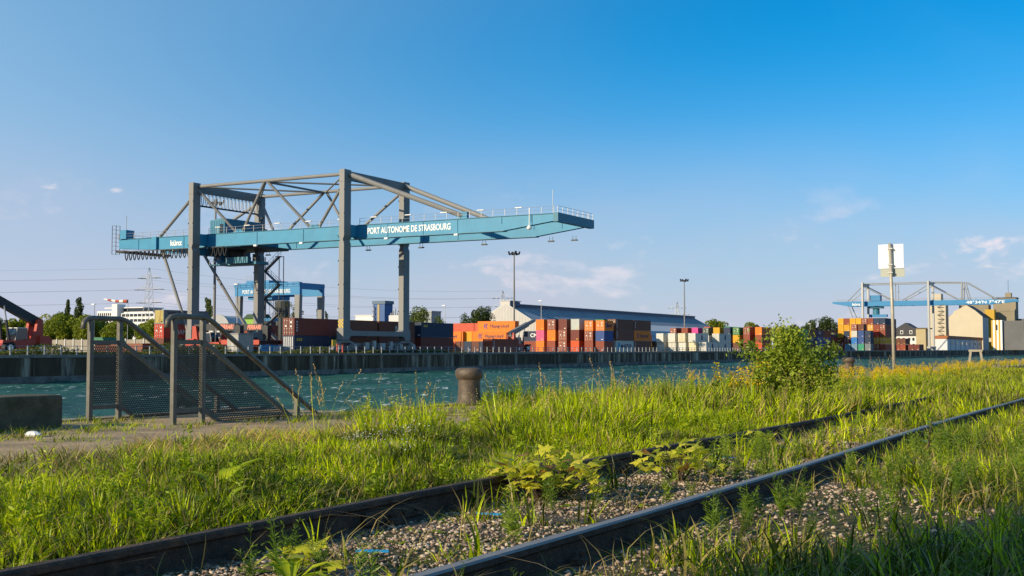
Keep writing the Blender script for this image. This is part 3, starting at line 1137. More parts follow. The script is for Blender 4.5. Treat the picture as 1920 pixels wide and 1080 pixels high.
M_LOGO = mat('blue logo paint', (0.02, 0.035, 0.22), 0.6, var=0.03)
M_INK = mat('dark blue ink', (0.03, 0.03, 0.09), 0.6, var=0.03)
M_PALETEXT = mat('faded white text', (0.55, 0.52, 0.48), 0.6, var=0.1)
M_STAR = mat('cyan star panel', (0.02, 0.32, 0.45), 0.6, var=0.05)
TXT = {}


def lettering(root, txt, size, m, y0, z0, width, L=12.19, face='side', x=None, bold=0.0):
    """text on the +X side (y0 from the near end) or, for turned containers, the same side"""
    k = (txt, size, m.name)
    if k not in TXT:
        TXT[k] = text_mesh(txt, size, m, 0.006, bold)
    me, w = TXT[k]
    mesh_obj('lettering', me, root, (W40 / 2 + .012, y0, z0), ROT_PX, (width / w, 1, 1))


def hapag(root, L=12.19):
    k = 'hapag'
    if k not in TXT:
        q = MB()
        for i, o in enumerate((0.0, 0.62)):
            for s in (-1, 1):
                q.prism([(o + .0, 0.0), (o + .30, 0.0), (o + .78, s * .72), (o + .50, s * .72)], 'x', 0, .012)
        TXT[k] = q.mesh('logo', M_LOGO)
    mesh_obj('logo', TXT[k], root, (W40 / 2 + .004, L * .16, 1.5))
    lettering(root, 'Hapag-Lloyd', 1.35, M_INK, L * .34, 1.08, L * .5, bold=.012)


def id_marks(root, L=12.19, H=2.9):
    """faded vertical number and small plates on the side"""
    if 'idm' not in TXT:
        q = MB()
        for k in range(4):
            q.box(0, .01, .55, .95, 2.2 - k * .5, 2.5 - k * .5)
        TXT['idm'] = q.mesh('number_marks', M_PALETEXT)
    mesh_obj('number_marks', TXT['idm'], root, (W40 / 2 + .003, 0, 0))


def small_marks(root, m, y0, z0, n, size=.42):
    q = MB()
    for k in range(n):
        a = y0 + k * size * 1.25
        q.box(0, .01, a, a + size, z0, z0 + size * .32).box(0, .01, a, a + size * .3, z0 + size * .33, z0 + size)
        q.box(0, .01, a + size * .31, a + size * .95, z0 + size * .7, z0 + size)
    mesh_obj('marking', q.mesh('marking', m), root, (W40 / 2 + .003, 0, 0))


Z0 = QUAY_Z + 0.02
ORD = ['first', 'second', 'third', 'fourth', 'fifth', 'sixth', 'seventh', 'eighth', 'ninth', 'tenth', 'eleventh', 'twelfth']

# -- the block of ends beside the warehouse gable
blk = 'column of the block led by a pink container'
main = [(-149.62, [('orange', 0), ('pink', 0), ('orange', 0)], 12.19, 2.9),
        (-146.2, [('rust', 0), ('orange', 0), ('rust', 1)], 12.19, 2.9),
        (-142.75, [('rust', 1), ('rust', 1), ('maroon', 0)], 12.19, 2.9),
        (-139.05, [('orange red', 0), ('maroon', 0), ('pale grey', 0)], 12.19, 2.9),
        (-134.97, [('rust', 0), ('rust', 1), ('orange', 1)], 6.06, 2.75),
        (-131.72, [('rust', 0), ('blue', 0), ('orange', 1)], 6.06, 2.75)]
for i, (x, tiers, L, H) in enumerate(main):
    for k, (c, d) in enumerate(tiers):
        o = container(x, 287.9 + random.uniform(-.12, .12), Z0 + k * H, c, TIER[k] + ', ' + ORD[i] + ' ' + blk, L, H, bool(d))
        if i == 5 and k == 2:
            hapag(o, 6.06)
container(-134.97, 294.6, Z0 + 5.8, 'green', 'raised behind the orange doors of the pink block', 12.19, 2.9)
for k, c in enumerate(('rust', 'rust')):
    container(-134.97, 294.6, Z0 + k * 2.9, c, TIER[k] + ', under the green container', 12.19, 2.9)
for j, (yy, cs) in enumerate([(295.6, ('pale grey', 'brown', 'brown')), (308.25, ('brown', 'orange', 'brown'))]):
    for k, c in enumerate(cs):
        o = container(-131.72, yy, Z0 + k * 2.92, c, TIER[k] + ', ' + ('in the long brown row, nearer half' if j == 0 else 'in the long brown row, farther half'),
                      12.19, 2.92, door=(j == 0 and k == 2), extra='')
        if (j, k) == (0, 0):
            me = MB().box(0, .012, 1.3, 2.9, .5, 2.4).mesh('logo', M_STAR)
            mesh_obj('logo', me, o, (W40 / 2 + .002, 0, 0))
            lettering(o, 'MAERSK', 1.6, M_INK, 3.4, .9, 7.6, bold=.02)
        elif (j, k) == (1, 1):
            hapag(o)
        else:
            id_marks(o)

# -- pair of stacks on the quay under the big crane
for j, (yy, cs) in enumerate([(159.9, ('navy', 'maroon')), (172.9, ('brown', 'brown')), (185.7, ('brown', 'brown')), (199.3, ('maroon', 'navy'))]):
    nm = ['before the water side crane leg', 'behind the crane sill beam, nearer leg', 'behind the crane sill beam, farther leg', 'beyond the crane legs'][j]
    for k, c in enumerate(cs):
        o = container(-131.4 - (0.6 if j in (1, 2) else 0), yy, Z0 + k * 3.0, c, TIER[k] + ' ' + nm, 12.19, 3.0, door=(j == 0 and k == 1))
        if j == 0 and k == 1:
            id_marks(o)
        if j == 0 and k == 0:
            small_marks(o, M_YSTICK, .7, 2.1, 3)
            q = MB()
            for s in range(5):
                q.box(-1.0 + s * .44, -.85 + s * .44, -.03, -.004, .2, 2.8)
            mesh_obj('white_rib', q.mesh('white_rib', M_WHITE), o)
        if j == 3 and k == 1:
            small_marks(o, M_YSTICK, .9, 2.1, 3)
        if j == 2 and k == 1:
            lettering(o, 'M', 2.4, M_PALETEXT, 5.2, .5, 2.2, bold=.02)
container(-135.2, 197.0, Z0, 'maroon', 'behind the rear crane leg, on the ground', 12.19, 3.0)
container(-135.2, 197.0, Z0 + 3, 'brown', 'behind the rear crane leg, second tier', 12.19, 3.0)

# -- stack behind the landside leg
for k, (c, d, t) in enumerate([('brown', 0, None), ('red', 1, 'HAMBURG'), ('cream', 0, None)]):
    o = container(-168.2, 166.5, Z0 + k * 2.72, c, TIER[k] + ' in the stack by the landside crane leg', 12.19, 2.72, bool(d),
                  extra='with white lettering' if t else '')
    if t:
        lettering(o, 'HAMBURG', 1.3, M_PALETEXT, 3.0, .8, 6.6, bold=.01)
    if k == 2:
        me = shell(12.19, 2.72, 'grey')
        o.children[0].data = me
        q = MB().box(-1.05, 1.05, -.02, -.004, .18, 2.6)
        mesh_obj('rusty_end', q.mesh('rusty_end', mat('rusted yellow paint', '#a89a5c', .8, var=.3, scale=2, dirt='#6b3a1c', dirt_amt=.8, streak=1)), o)
        small_marks(o, M_INK, 1.2, 1.9, 4)
for i, (x, y, c) in enumerate([(-166, 188, 'rust'), (-170, 196, 'rust')]):
    container(x, y, Z0 + 2.9, c, ['behind the black reach stackers, second tier', 'beside the silo, second tier'][i], 6.06, 2.9)
    container(x, y, Z0, 'brown', ['behind the black reach stackers, on the ground', 'beside the silo, on the ground'][i], 6.06, 2.9)

# -- containers turned across the yard, lettered sides towards the sun
TURN = R(-90)      # +X side of the container faces -Y
def turned(x0, y, z, colour, where, **kw):
    """x0: landward end; the long side faces -Y"""
    return container(x0, y + W40 / 2, z, colour, where, rz=TURN, **kw)


H3 = 2.86
o = turned(-174.0, 296, Z0 + 2 * H3, 'orange', 'topmost of the blue-logo pair by the light mast', extra='with blue logo'); hapag(o)
o = turned(-175.8, 296, Z0 + H3, 'orange', 'directly below the topmost blue-logo container', extra='with blue logo'); hapag(o)
o = turned(-191.2, 296, Z0 + H3, 'orange', 'half hidden behind the navy and maroon stack', extra='with blue logo'); hapag(o)
turned(-187.5, 300, Z0 + 2 * H3 - .4, 'salmon', 'above the half hidden orange one')
container(-177.9, 297.2, Z0 + H3, 'yellow', 'wedged between two orange containers', 6.06, H3)
for i, (x, c) in enumerate([(-182.6, 'salmon'), (-179.9, 'brown'), (-177.3, 'navy'), (-174.7, 'brown'), (-172.1, 'navy'), (-169.5, 'green'), (-166.9, 'rust'), (-164.2, 'rust')]):
    container(x, 295.8, Z0, c, 'on the ground, ' + ORD[i] + ' under the orange blue-logo containers', 12.19, H3)
o = container(-131.72, 228.4, Z0, 'rust', 'standing alone at the quay edge before the red reach stacker', 12.19, 2.95)
id_marks(o)
o = turned(-161.0, 300, Z0 + H3, 'navy', 'white-lettered, behind the red reach stacker')
lettering(o, 'CMA', 1.5, M_LETTER, 2.0, 1.2, 3.4, bold=.03)
turned(-161.0, 300, Z0, 'rust', 'under the white-lettered navy one')
turned(-164.5, 306, Z0 + H3, 'grey', 'behind the white-lettered navy one')

# -- white refrigerated containers, two tiers
blk = 'column of the white refrigerated block'
for i, (x, cs) in enumerate([(-146.3, [('white', 0), ('white', 0)]), (-142.2, [('white', 1), ('white', 0)]), (-138.7, [('white', 0), ('cream', 1)]),
                             (-135.2, [('cream', 0), ('white', 0)]), (-131.72, [('white', 1)])]):
    for k, (c, d) in enumerate(cs):
        o = container(x, 367.3 if k == 0 else 366.9, Z0 + k * 2.9, c, TIER[k] + ', ' + ORD[i] + ' ' + blk, 12.19, 2.9, bool(d))
        if (i, k) in ((3, 1), (4, 0)):
            q = MB().lathe([(.1, 0), (.72, .004), (.72, .012), (.1, .016)], n=20)
            mesh_obj('logo', q.mesh('logo', M_INK), o, (W40 / 2 + .002, 6.2, 1.5), (0, R(90), 0), (1.3, 1.0, 1))
for k, (c, d) in enumerate([('white', 0), ('white', 1)]):
    o = container(-131.72, 380.1, Z0 + k * 2.9, c, TIER[k] + ' just beyond the white refrigerated block', 12.19, 2.9, bool(d))
    q = MB().lathe([(.1, 0), (.72, .004), (.72, .012), (.1, .016)], n=20)
    mesh_obj('logo', q.mesh('logo', M_INK), o, (W40 / 2 + .002, 6.2, 1.5), (0, R(90), 0), (1.3, 1.0, 1))
container(-149.2, 352, Z0, 'yellow', 'low beside the first white refrigerated column', 12.19, 2.6)
container(-149.2, 352, Z0 + 2.6, 'salmon', 'on the yellow one beside the white refrigerated column', 12.19, 2.6)

# -- tall mixed block behind the white ones
blk = 'column of the mixed block behind the white ones'
cols3 = [(-165.2, 'rust', 1), (-160.6, 'rust', 0), (-156.5, 'magenta', 0), (-152.2, 'dark green', 1), (-148.0, 'yellow', 0),
         (-143.9, 'navy', 0), (-140.4, 'green', 1), (-136.4, 'rust', 1), (-131.9, 'orange', 0)]
for i, (x, c, d) in enumerate(cols3):
    low = ['brown', 'rust', 'magenta', 'white', 'blue grey', 'maroon', 'yellow', 'rust', 'rust'][i]
    container(x, 428, Z0, ['maroon', 'brown', 'grey', 'navy', 'navy', 'navy', 'brown', 'brown', 'orange red'][i], 'on the ground, ' + ORD[i] + ' ' + blk, 12.19, 2.9)
    container(x, 428, Z0 + 2.9, low, 'second tier, ' + ORD[i] + ' ' + blk, 12.19, 2.9)
    o = container(x, 428, Z0 + 5.8, c, 'third tier, ' + ORD[i] + ' ' + blk, 12.19, 2.9, bool(d))
    if i == 8:
        hapag(o)
rows = [[('orange red', 'brown', 'rust')], [('green', 'green', 'maroon')], [('navy', 'teal', 'teal')], [('brown', 'navy', 'brown')],
        [('blue', 'blue', 'navy')], [('brown', 'blue', 'brown')], [('yellow', 'maroon', 'navy')]]
for i, (cs,) in enumerate(rows):
    yy = 454 + i * 12.75
    for k, c in enumerate(cs):
        o = container(-131.72, yy, Z0 + k * 2.9, c, TIER[k] + ', ' + ORD[i] + ' in the row after the mixed block', 12.19, 2.9,
                      door=(i == 1 and k == 2))
        if c == 'navy' or c == 'blue':
            small_marks(o, M_PALETEXT, 4.2, 1.2, 3, 1.0)
# rear layer sticking up behind
for i, (x, yy, c) in enumerate([(-158, 446, 'salmon'), (-150, 446, 'teal'), (-141, 446, 'rust'), (-141, 459, 'rust')]):
    container(x, yy, Z0 + 6.4, c, 'top of the rear layer, ' + ORD[i] + ' from the warehouse', 12.19, 2.9)
    for k in range(2):
        container(x, yy, Z0 + .3 + k * 3.05, 'brown', TIER[k] + ' in the rear layer, ' + ORD[i] + ' from the warehouse', 12.19, 2.9)

# -- five-high yellow and rust block by the far crane
blk = 'column of the five-high yellow and rust block'
grid5 = [['rust', 'maroon', 'yellow', 'yellow', 'yellow'], ['rust', 'rust', 'navy', 'yellow', 'rust'], ['navy', 'navy', 'yellow', 'yellow', 'yellow'],
         ['navy', 'navy', 'yellow', 'yellow', 'yellow'], ['red', 'yellow', 'rust', 'rust', 'rust'], ['rust', 'yellow', 'maroon', 'yellow', 'rust'],
         ['rust', 'yellow', 'red', 'rust', 'navy'], ['rust', 'yellow', 'rust', 'rust', 'navy']]
for i, cs in enumerate(grid5):
    x = -129.7 + i * 2.62
    for k, c in enumerate(cs):
        dr = (c == 'rust' and (i + k) % 2 == 0) or (c == 'yellow' and k in (1, 3) and i > 3)
        container(x, 545, Z0 + k * 2.9, c, TIER[k] + ', ' + ORD[i] + ' ' + blk, 12.19, 2.86, dr)
for k, c in enumerate(('maroon', 'yellow', 'maroon', 'maroon', 'brown')):
    container(-111.36, 557.6, Z0 + k * 2.9, c, TIER[k] + ' at the back corner of the five-high block', 12.19, 2.86)
front = [[(-123.5, 'blue grey'), (-120.6, 'blue grey'), (-117.7, 'teal'), (-114.8, 'grey')], [(-120.6, 'sky blue'), (-117.7, 'blue'), (-114.8, 'navy')],
         [(-120.6, 'white'), (-117.7, 'blue'), (-114.8, 'navy')], [(-120.6, 'rust'), (-117.7, 'brown')]]
for k, r_ in enumerate(front):
    for i, (x, c) in enumerate(r_):
        container(x + .0, 531, Z0 + k * 2.9, c, TIER[k] + ', ' + ORD[i] + ' in the cluster before the five-high block', 6.06, 2.86,
                  door=(k == 3 and i == 0))
for i, (x, cs) in enumerate([(-117.5, ('orange', 'rust')), (-114.9, ('rust', 'brown')), (-112.3, ('rust', 'brown')), (-108.5, ('maroon',)), (-105.9, ('maroon',))]):
    for k, c in enumerate(cs):
        container(x, 596, Z0 + k * 2.9, c, TIER[k] + ', ' + ORD[i] + ' in the low group before the slate-roofed house', 12.19, 2.86)

# ------------------------------------------------------------------ reach stackers
def build_reach_stacker(loc, rz, label, boom_a, boom_len, text=None, spread=True, body=M_RED, boom_m=M_DARK):
    """local +Y is forward; boom pivots above the rear axle"""
    root = empty('reach_stacker', loc, label, 'reach stacker', 'reach stackers in the yard', rz)
    B = lambda q, n, m, p=root: q.build(n, m, p, origin=(0, 0, 0))
    B(MB().prism([(-3.6, .7), (-3.8, 1.9), (-2.4, 2.2), (2.6, 1.6), (3.4, 1.1), (3.4, .7)], 'x', -1.25, 1.25), 'chassis', body)
    B(MB().prism([(-4.5, .9), (-4.6, 2.0), (-4.0, 2.5), (-2.6, 2.5), (-2.6, .9)], 'x', -1.7, 1.7), 'counterweight', body)
    for s in (-1, 1):
        for yy, r_ in ((-2.5, .72), (2.4, .88)):
            t = B(MB().tube([(s * 1.3, yy, r_), (s * 2.05, yy, r_)], r_, 20), 'wheel', M_BLACK)
            B(MB().tube([(s * 2.051, yy, r_), (s * 2.1, yy, r_)], r_ * .5, 14), 'rim', M_WHITE, t)
        B(MB().prism([(2.0, 1.7), (2.0, 1.9), (3.6, 1.9), (3.7, 1.5)], 'x', s * 1.27, s * 2.1), 'mudguard', body)
        B(MB().prism([(-3.6, 1.9), (-2.2, 2.0), (-2.7, 4.75), (-3.5, 4.75)], 'x', s * .6, s * 1.1), 'boom_bracket', body)
    cab = B(MB().prism([(-1.3, 1.9), (.6, 1.8), (.9, 2.7), (.4, 3.5), (-1.2, 3.5)], 'x', -.85, .85), 'cab', M_GLASS)
    B(MB().box(-.9, .9, -1.25, .5, 3.51, 3.6), 'cab_roof', M_WHITE, cab)
    for s in (-1, 1):
        B(MB().bar((s * .87, .75, 1.9), (s * .87, .45, 3.5), .08, .08), 'cab_pillar', M_GALV, cab)
    a = R(boom_a)
    piv = Vector((0, -3.1, 4.5))
    d = Vector((0, math.cos(a), math.sin(a)))
    e1 = piv + d * (boom_len * (.94 if text else .72))
    e2 = piv + d * boom_len
    bo = B(MB().bar(piv - d * .6, e1, .85, 1.15), 'boom', boom_m)
    B(MB().bar(e1 - d * .5, e2, .62, .8), 'boom_extension', boom_m)
    for s in (-1, 1):
        m1 = piv + d * (boom_len * .5)
        base = Vector((s * .75, 1.6, 1.7))
        tip = Vector((s * .6, m1.y, m1.z - .4))
        midp = base.lerp(tip, .6)
        B(MB().tube([base, midp], .17, 8), 'lift_cylinder', M_DARK)
        B(MB().tube([midp, tip], .1, 8), 'cylinder_rod', M_GALV)
    if spread:
        h = B(MB().box(-.5, .5, e2.y - .5, e2.y + .6, e2.z - 2.0, e2.z + .2), 'spreader_head', M_DARK)
        B(MB().tube([(0, e2.y, e2.z - 2.0), (0, e2.y, e2.z - 2.5)], .7, 14), 'rotator', M_DARK)
        B(MB().box(-3.0, 3.0, e2.y - .6, e2.y + .6, e2.z - 3.0, e2.z - 2.45), 'spreader', M_DARK)
        for s in (-1, 1):
            B(MB().box(s * 3.0, s * 3.3, e2.y - 1.1, e2.y + 1.1, e2.z - 3.1, e2.z - 2.3), 'spreader_arm', body)
    if text:
        me, w = text_mesh(text, 1.1, mat('salmon lettering', (.95, .30, .20), .6, var=.03), .006, .025, .25)
        c = piv + d * 5.3
        mesh_obj('lettering', me, root, (.43, c.y, c.z - .36), ROT_PX if boom_a == 0 else (R(90), 0, R(90)), (3.2 / w, 1, 1))
    return root


build_reach_stacker((-136, 108.6, QUAY_Z), R(180), 'red reach stacker with raised black boom beside the left tree row', 24, 12, spread=False)
build_reach_stacker((-147, 158, QUAY_Z), R(-90), 'red reach stacker with level black boom, white cab frame, beside the grey hut', 0.5, 9.4, 'FERRARI')
build_reach_stacker((-144.6, 162.4, QUAY_Z), R(-90), 'red reach stacker with level black boom, spreader beside the landside crane leg', 0.5, 9.4, 'FERRARI')
build_reach_stacker((-142, 260.8, QUAY_Z), 0, 'red reach stacker with raised grey boom beside the pink block of containers', 16, 12.6, spread=False, boom_m=mat('pale grey boom', (.2, .2, .19), .5, var=.1))

# ------------------------------------------------------------------ yard furniture and buildings behind
def light_mast(x, y, h, label):
    root = empty('light_mast', (x, y, QUAY_Z), label, 'light mast', 'tall flood light masts in the yard')
    MB().tube([(x, y, QUAY_Z), (x, y, h * .6), (x, y, h)], [.34, .26, .18], 10).build('pole', mat('dull mast steel', (.2, .2, .2), .6, .1, var=.1), root)
    MB().tube([(x, y, h - .25), (x, y, h + .1)], 1.0, 12).build('head_frame', M_DARK, root)
    for k in range(8):
        a = k * math.pi / 4
        cx, cy = x + 1.35 * math.cos(a), y + 1.35 * math.sin(a)
        MB().bar((cx, cy, h - .35), (cx + .35 * math.cos(a), cy + .35 * math.sin(a), h + (.55 if k % 2 else -.1)), .6, .35).build('floodlight', M_DARK, root)


light_mast(-165, 301.4, 28.6, 'tall flood light mast in front of the white warehouse gable')
light_mast(-176, 189.9, 32.0, 'tall flood light mast behind the big crane, its head below the top beam')
light_mast(-168, 447.8, 28.2, 'tall flood light mast beyond the long warehouse, above the rust container')
for x, y, h, lb in [(-223, 200, 11.6, 'slim street lamp beside the poplars'), (-171, 330, 16, 'short lamp pole in front of the warehouse roof'),
                    (-182, 291, 13.5, 'short lamp pole before the round green tree'), (-176, 197, 15, 'short lamp pole beside the dark silo'),
                    (-137, 520, 12, 'thin lamp pole in front of the dark trees')]:
    root = empty('lamp_pole', (x, y, QUAY_Z), lb, 'lamp pole', 'short lamp poles in the yard')
    MB().tube([(x, y, QUAY_Z), (x, y, h)], [.14, .08], 6).build('pole', M_GALV, root)
    MB().box(x - .9, x + .2, y - .2, y + .2, h - .1, h + .12).build('lamp', M_WHITE, root)

# warehouse
M_SHEET = mat('white profiled sheeting', (0.50, 0.48, 0.45), 0.6, var=0.08, scale=.3, dirt=(0.42, 0.35, 0.27), dirt_amt=.35, streak=1)
M_ROOF = mat('grey sheet roof', (0.33, 0.345, 0.36), 0.55, var=0.12, scale=.15, dirt=(0.22, 0.24, 0.26), dirt_amt=.5)
M_ROOFP = mat('pale sheet roof', (0.52, 0.51, 0.50), 0.5, var=0.1, scale=.15)
M_NAVY = mat('navy cladding', (0.035, 0.07, 0.14), 0.5, var=0.1, scale=.4)
wh = empty('warehouse', (-201.5, 362, QUAY_Z), 'long white warehouse with stepped gable and grey sheet roof behind the containers', 'warehouse')
gab = MB().prism([(-215, .3), (-188, .3), (-188, 9.4), (-199.6, 16.0), (-199.6, 17.6), (-203.3, 17.6), (-203.3, 16.0), (-215, 9.4)], 'y', 361.5, 362.0).build('gable_wall', M_SHEET, wh)
for k in range(44):
    xx = -214.6 + k * .6
    zt = 9.4 + (min(xx + 215, -188 - xx)) * .57 - .35
    MB().box(xx, xx + .2, 361.43, 361.497, .4, min(zt, 17.4)).build('sheet_rib', M_SHEET, wh)
MB().box(-203.3, -199.6, 362.01, 369, 15.9, 17.5).build('head_house', M_NAVY, wh)
MB().box(-203.6, -199.2, 361.3, 369.3, 17.61, 17.8).build('head_roof', M_SHEET, wh)
MB().add([(-201.4, 362.01, 16.3), (-188, 362.01, 9.35), (-188, 548, 9.35), (-201.4, 548, 16.3), (-201.4, 362.01, 16.1), (-188, 362.01, 9.15), (-188, 548, 9.15), (-201.4, 548, 16.1)],
         [(0, 1, 2, 3), (7, 6, 5, 4), (0, 4, 5, 1), (1, 5, 6, 2), (2, 6, 7, 3), (3, 7, 4, 0)]).build('roof_slope', M_ROOF, wh)
MB().add([(-201.6, 362.01, 16.3), (-215, 362.01, 9.35), (-215, 548, 9.35), (-201.6, 548, 16.3)], [(0, 1, 2, 3)]).build('roof_slope', M_ROOF, wh)
mon = MB().box(-202.7, -199.9, 369.5, 547, 15.2, 16.6).build('ridge_monitor', M_NAVY, wh)
MB().box(-203.2, -199.4, 369.4, 547.4, 16.61, 16.8).build('ridge_roof', M_SHEET, mon)
MB().add([(-190, 384, 10.9), (-181, 384, 8.2), (-181, 550, 8.2), (-190, 550, 10.9)], [(0, 1, 2, 3)]).build('lean_to_roof', M_ROOFP, wh)
MB().add([(-181, 384, 8.19), (-176, 384, 4.0), (-176, 550, 4.0), (-181, 550, 8.19)], [(0, 1, 2, 3)]).build('lower_roof', M_ROOF, wh)
MB().box(-188.2, -188, 362.02, 548, .3, 9.1).build('side_wall', M_SHEET, wh)
MB().prism([(-215, .3), (-176, .3), (-176, 4), (-181, 8.1), (-188, 9.2), (-201.5, 16.2), (-215, 9.2)], 'y', 548.1, 548.5).build('gable_wall', M_SHEET, wh)
for k in range(44):
    yy = 372 + k * 4
    MB().bar((-199.6, yy, 15.45), (-190.4, yy + 4.2, 10.72), .22, .12).build('roof_seam', M_NAVY, wh)

# office block far left
M_OFF = mat('white render', (0.70, 0.68, 0.64), 0.8, var=0.05, scale=.1)
of = empty('office_block', (-745, 700, QUAY_Z), 'white office block with rows of dark windows behind the trees', 'building')
MB().box(-757, -712, 700, 730, .3, 30).build('wall', M_OFF, of)
MB().box(-775, -757.02, 698, 728, .3, 32).build('wing_wall', M_OFF, of)
MB().box(-757, -751, 697, 706, .3, 37.5).build('stair_tower', M_OFF, of)
MB().box(-750.9, -716, 702, 726, 30.01, 31.2).build('roof_slab', M_OFF, of)
MB().box(-752, -728, 704, 724, 31.21, 34.2).build('penthouse', M_GLASS, of)
MB().box(-771, -727, 702, 725, 34.21, 35.0).build('penthouse_roof', M_OFF, of)
for r_, zz in enumerate((14.2, 18.6, 23.0, 27.2)):
    for k in range(8):
        MB().box(-748.5 + k * 4.5, -744.9 + k * 4.5, 699.8, 699.98, zz, zz + 2.2).build('window', M_GLASS, of)
for k in range(7):
    MB().box(-774 + k * 2.3, -772.8 + k * 2.3, 697.8, 697.98, 28.2, 30.4).build('window', M_GLASS, of)
for zz in (18, 23):
    for k in (1, 3, 6):
        MB().box(-774 + k * 2.2, -772.2 + k * 2.2, 697.8, 697.98, zz, zz + 2.4).build('window', M_GLASS, of)

# pylons and wires
def pylon(x, y, h, label, w=20.0):
    root = empty('pylon', (x, y, QUAY_Z), label, 'pylon', 'lattice power pylons')
    lv = [0, .2, .36, .5, .6, .69, .78, .86, .93, 1.0]
    wd = [5.4, 4.0, 3.0, 2.2, 1.9, 1.7, 1.5, 1.2, .7, .15]
    q = MB()
    t_ = .16
    for (a, wa), (b, wb) in zip(zip(lv, wd), zip(lv[1:], wd[1:])):
        for sx, sy in ((-1, -1), (1, -1), (1, 1), (-1, 1)):
            q.bar((x + sx * wa, y + sy * wa, .3 + a * h), (x + sx * wb, y + sy * wb, .3 + b * h), t_, t_)
        for s in (-1, 1):
            q.bar((x - wa, y + s * wa, .3 + a * h), (x + wb, y + s * wb, .3 + b * h), .1, .1)
            q.bar((x + wa, y + s * wa, .3 + a * h), (x - wb, y + s * wb, .3 + b * h), .1, .1)
            q.bar((x + s * wa, y - wa, .3 + a * h), (x + s * wb, y + wb, .3 + b * h), .1, .1)
    q.build('lattice_mast', M_GALV, root)
    for f, k in ((.58, .9), (.74, 1.1), (.88, .8)):
        q = MB()
        zz = .3 + f * h
        for s in (-1, 1):
            for dy in (-1, 1):
                q.bar((x, y + dy * 1.0, zz), (x + s * w / 2 * k, y, zz), .12, .12)
                q.bar((x, y + dy * .8, zz + 3.0), (x + s * w / 2 * k, y, zz), .1, .1)
        q.build('cross_arm', M_GALV, root)
        q = MB()
        for s in (-1, 1):
            for d in (1.0, .55):
                px = x + s * w / 2 * k * d
                q.tube([(px, y - 2.2, zz - .4), (px, y + 2.2, zz - .4)], .22, 6)
        q.build('insulator', mat('green glass insulator', (.05, .13, .09), .3, var=.1), root)
    return root


pylon(-575, 560, 53, 'lattice power pylon rising above the white office block')
pylon(-459, 820, 46.5, 'lattice power pylon showing over the warehouse gable')
pylon(-401, 1050, 44.5, 'lattice power pylon beyond the far end of the warehouse')
M_WIRE = mat('aluminium wire', (.2, .21, .24), .5, var=.05)
for k, (f, kk) in enumerate(((.58, .9), (.74, 1.1), (.88, .8), (1.0, 0))):
    for s in (-1, 1):
        for end, ez in (((-1250, 210), 60), ((-459, 820), 46.5)):
            if f == 1.0 and s == 1:
                continue
            a = Vector((-575 + s * 10 * kk, 560, .3 + 53 * f - .4))
            b = Vector((end[0] + s * 10 * kk, end[1], .3 + ez * f))
            pts = [a.lerp(b, t / 14) - Vector((0, 0, 9 * 4 * (t / 14) * (1 - t / 14) * .6)) for t in range(15)]
            MB().tube(pts, .045, 4, cap=False).build('power_line', M_WIRE, label='thin overhead power line strung between the distant pylons', category='power line', group='overhead power lines')

# windsock
ws = empty('windsock', (-212, 200, QUAY_Z), 'red and white windsock blowing on a thin pole before the office block', 'windsock')
MB().tube([(-212, 200, .3), (-212, 200, 12.6)], .07, 6).build('pole', M_GALV, ws)
for k in range(6):
    a = 12.1 + (.04 * (k - 2) ** 2 if k > 2 else 0)
    MB().tube([(-212.2 - .95 * k, 200 - .3 * k, a), (-212.2 - .95 * (k + .97), 200 - .3 * (k + .97), a + (.22 if k > 2 else .02))], [.42 - .04 * k, .40 - .04 * k], 10).build(
        'sock_band', mat('red cloth', (.42, .10, .06), .8, var=.1) if k % 2 == 0 else M_WHITE, ws)

# small things on the far quay
hut = empty('concrete_hut', (-135.1, 150.3, QUAY_Z), 'small grey concrete hut beside the reach stackers', 'hut')
MB().box(-136.4, -134, 150.3, 154.0, .3, 3.45).build('wall', mat('grey render', (.33, .32, .29), .85, var=.1, scale=1), hut)
MB().box(-136.5, -133.9, 150.2, 154.1, 3.46, 3.62).build('roof', mat('grey slab', (.26, .26, .25), .85, var=.1), hut)
MB().box(-135.5, -134.9, 150.26, 150.297, .4, 2.4).build('door', M_GALV, hut)
fn = empty('panel_fence', (-209, 180, QUAY_Z), 'beige concrete panel fence with pale posts behind the left reach stacker', 'fence')
for k in range(26):
    xx = -225 + k * 2.6
    MB().box(xx - .14, xx + .14, 179.8, 180.2, .3, 3.2).build('post', M_SHEET, fn)
    MB().box(xx + .15, xx + 2.45, 179.95, 180.05, .3, 3.0).build('fence_panel', mat('beige concrete panel', (.28, .25, .2), .9, var=.15, scale=1), fn)
sh = empty('site_shed', (-172, 171, QUAY_Z), 'low rust red site shed with small green roofed hut end, before the trees', 'shed')
MB().box(-187, -174, 168, 172, .3, 2.1).build('wall', mat('rust boarding', (.2, .08, .05), .8, var=.2, scale=1), sh)
MB().prism([(-187.5, 2.11), (-183, 2.11), (-184, 3.3), (-186.5, 3.3)], 'y', 167, 172.5).build('roof', mat('green sheet', (.04, .16, .08), .6, var=.1), sh)
bk = empty('blue_skip', (-133.5, 161.5, QUAY_Z), 'small bright blue skip behind the railing near the navy container', 'skip')
MB().prism([(-134.8, .4), (-132.6, .4), (-132.2, 1.7), (-135.2, 1.7)], 'y', 157.0, 159.3).build('tub', M_TEAL2, bk)
q = MB()
for k in range(4):
    q.box(-132.35, -132.25, 157.2 + k * .5, 157.3 + k * .5, .5, 1.6)
q.build('rib', M_WHITE, bk)
bl = empty('red_hydrant_frame', (-123.2, 163.6, QUAY_Z), 'small red steel frame standing by the far railing', 'frame')
MB().box(-123.3, -123.1, 162.6, 162.95, .3, 1.7).box(-123.3, -123.1, 164.1, 164.45, .3, 1.7).build('upright', M_RED, bl)
MB().box(-123.3, -123.1, 162.6, 164.45, 1.703, 1.9).build('cross_bar', M_RED, bl)

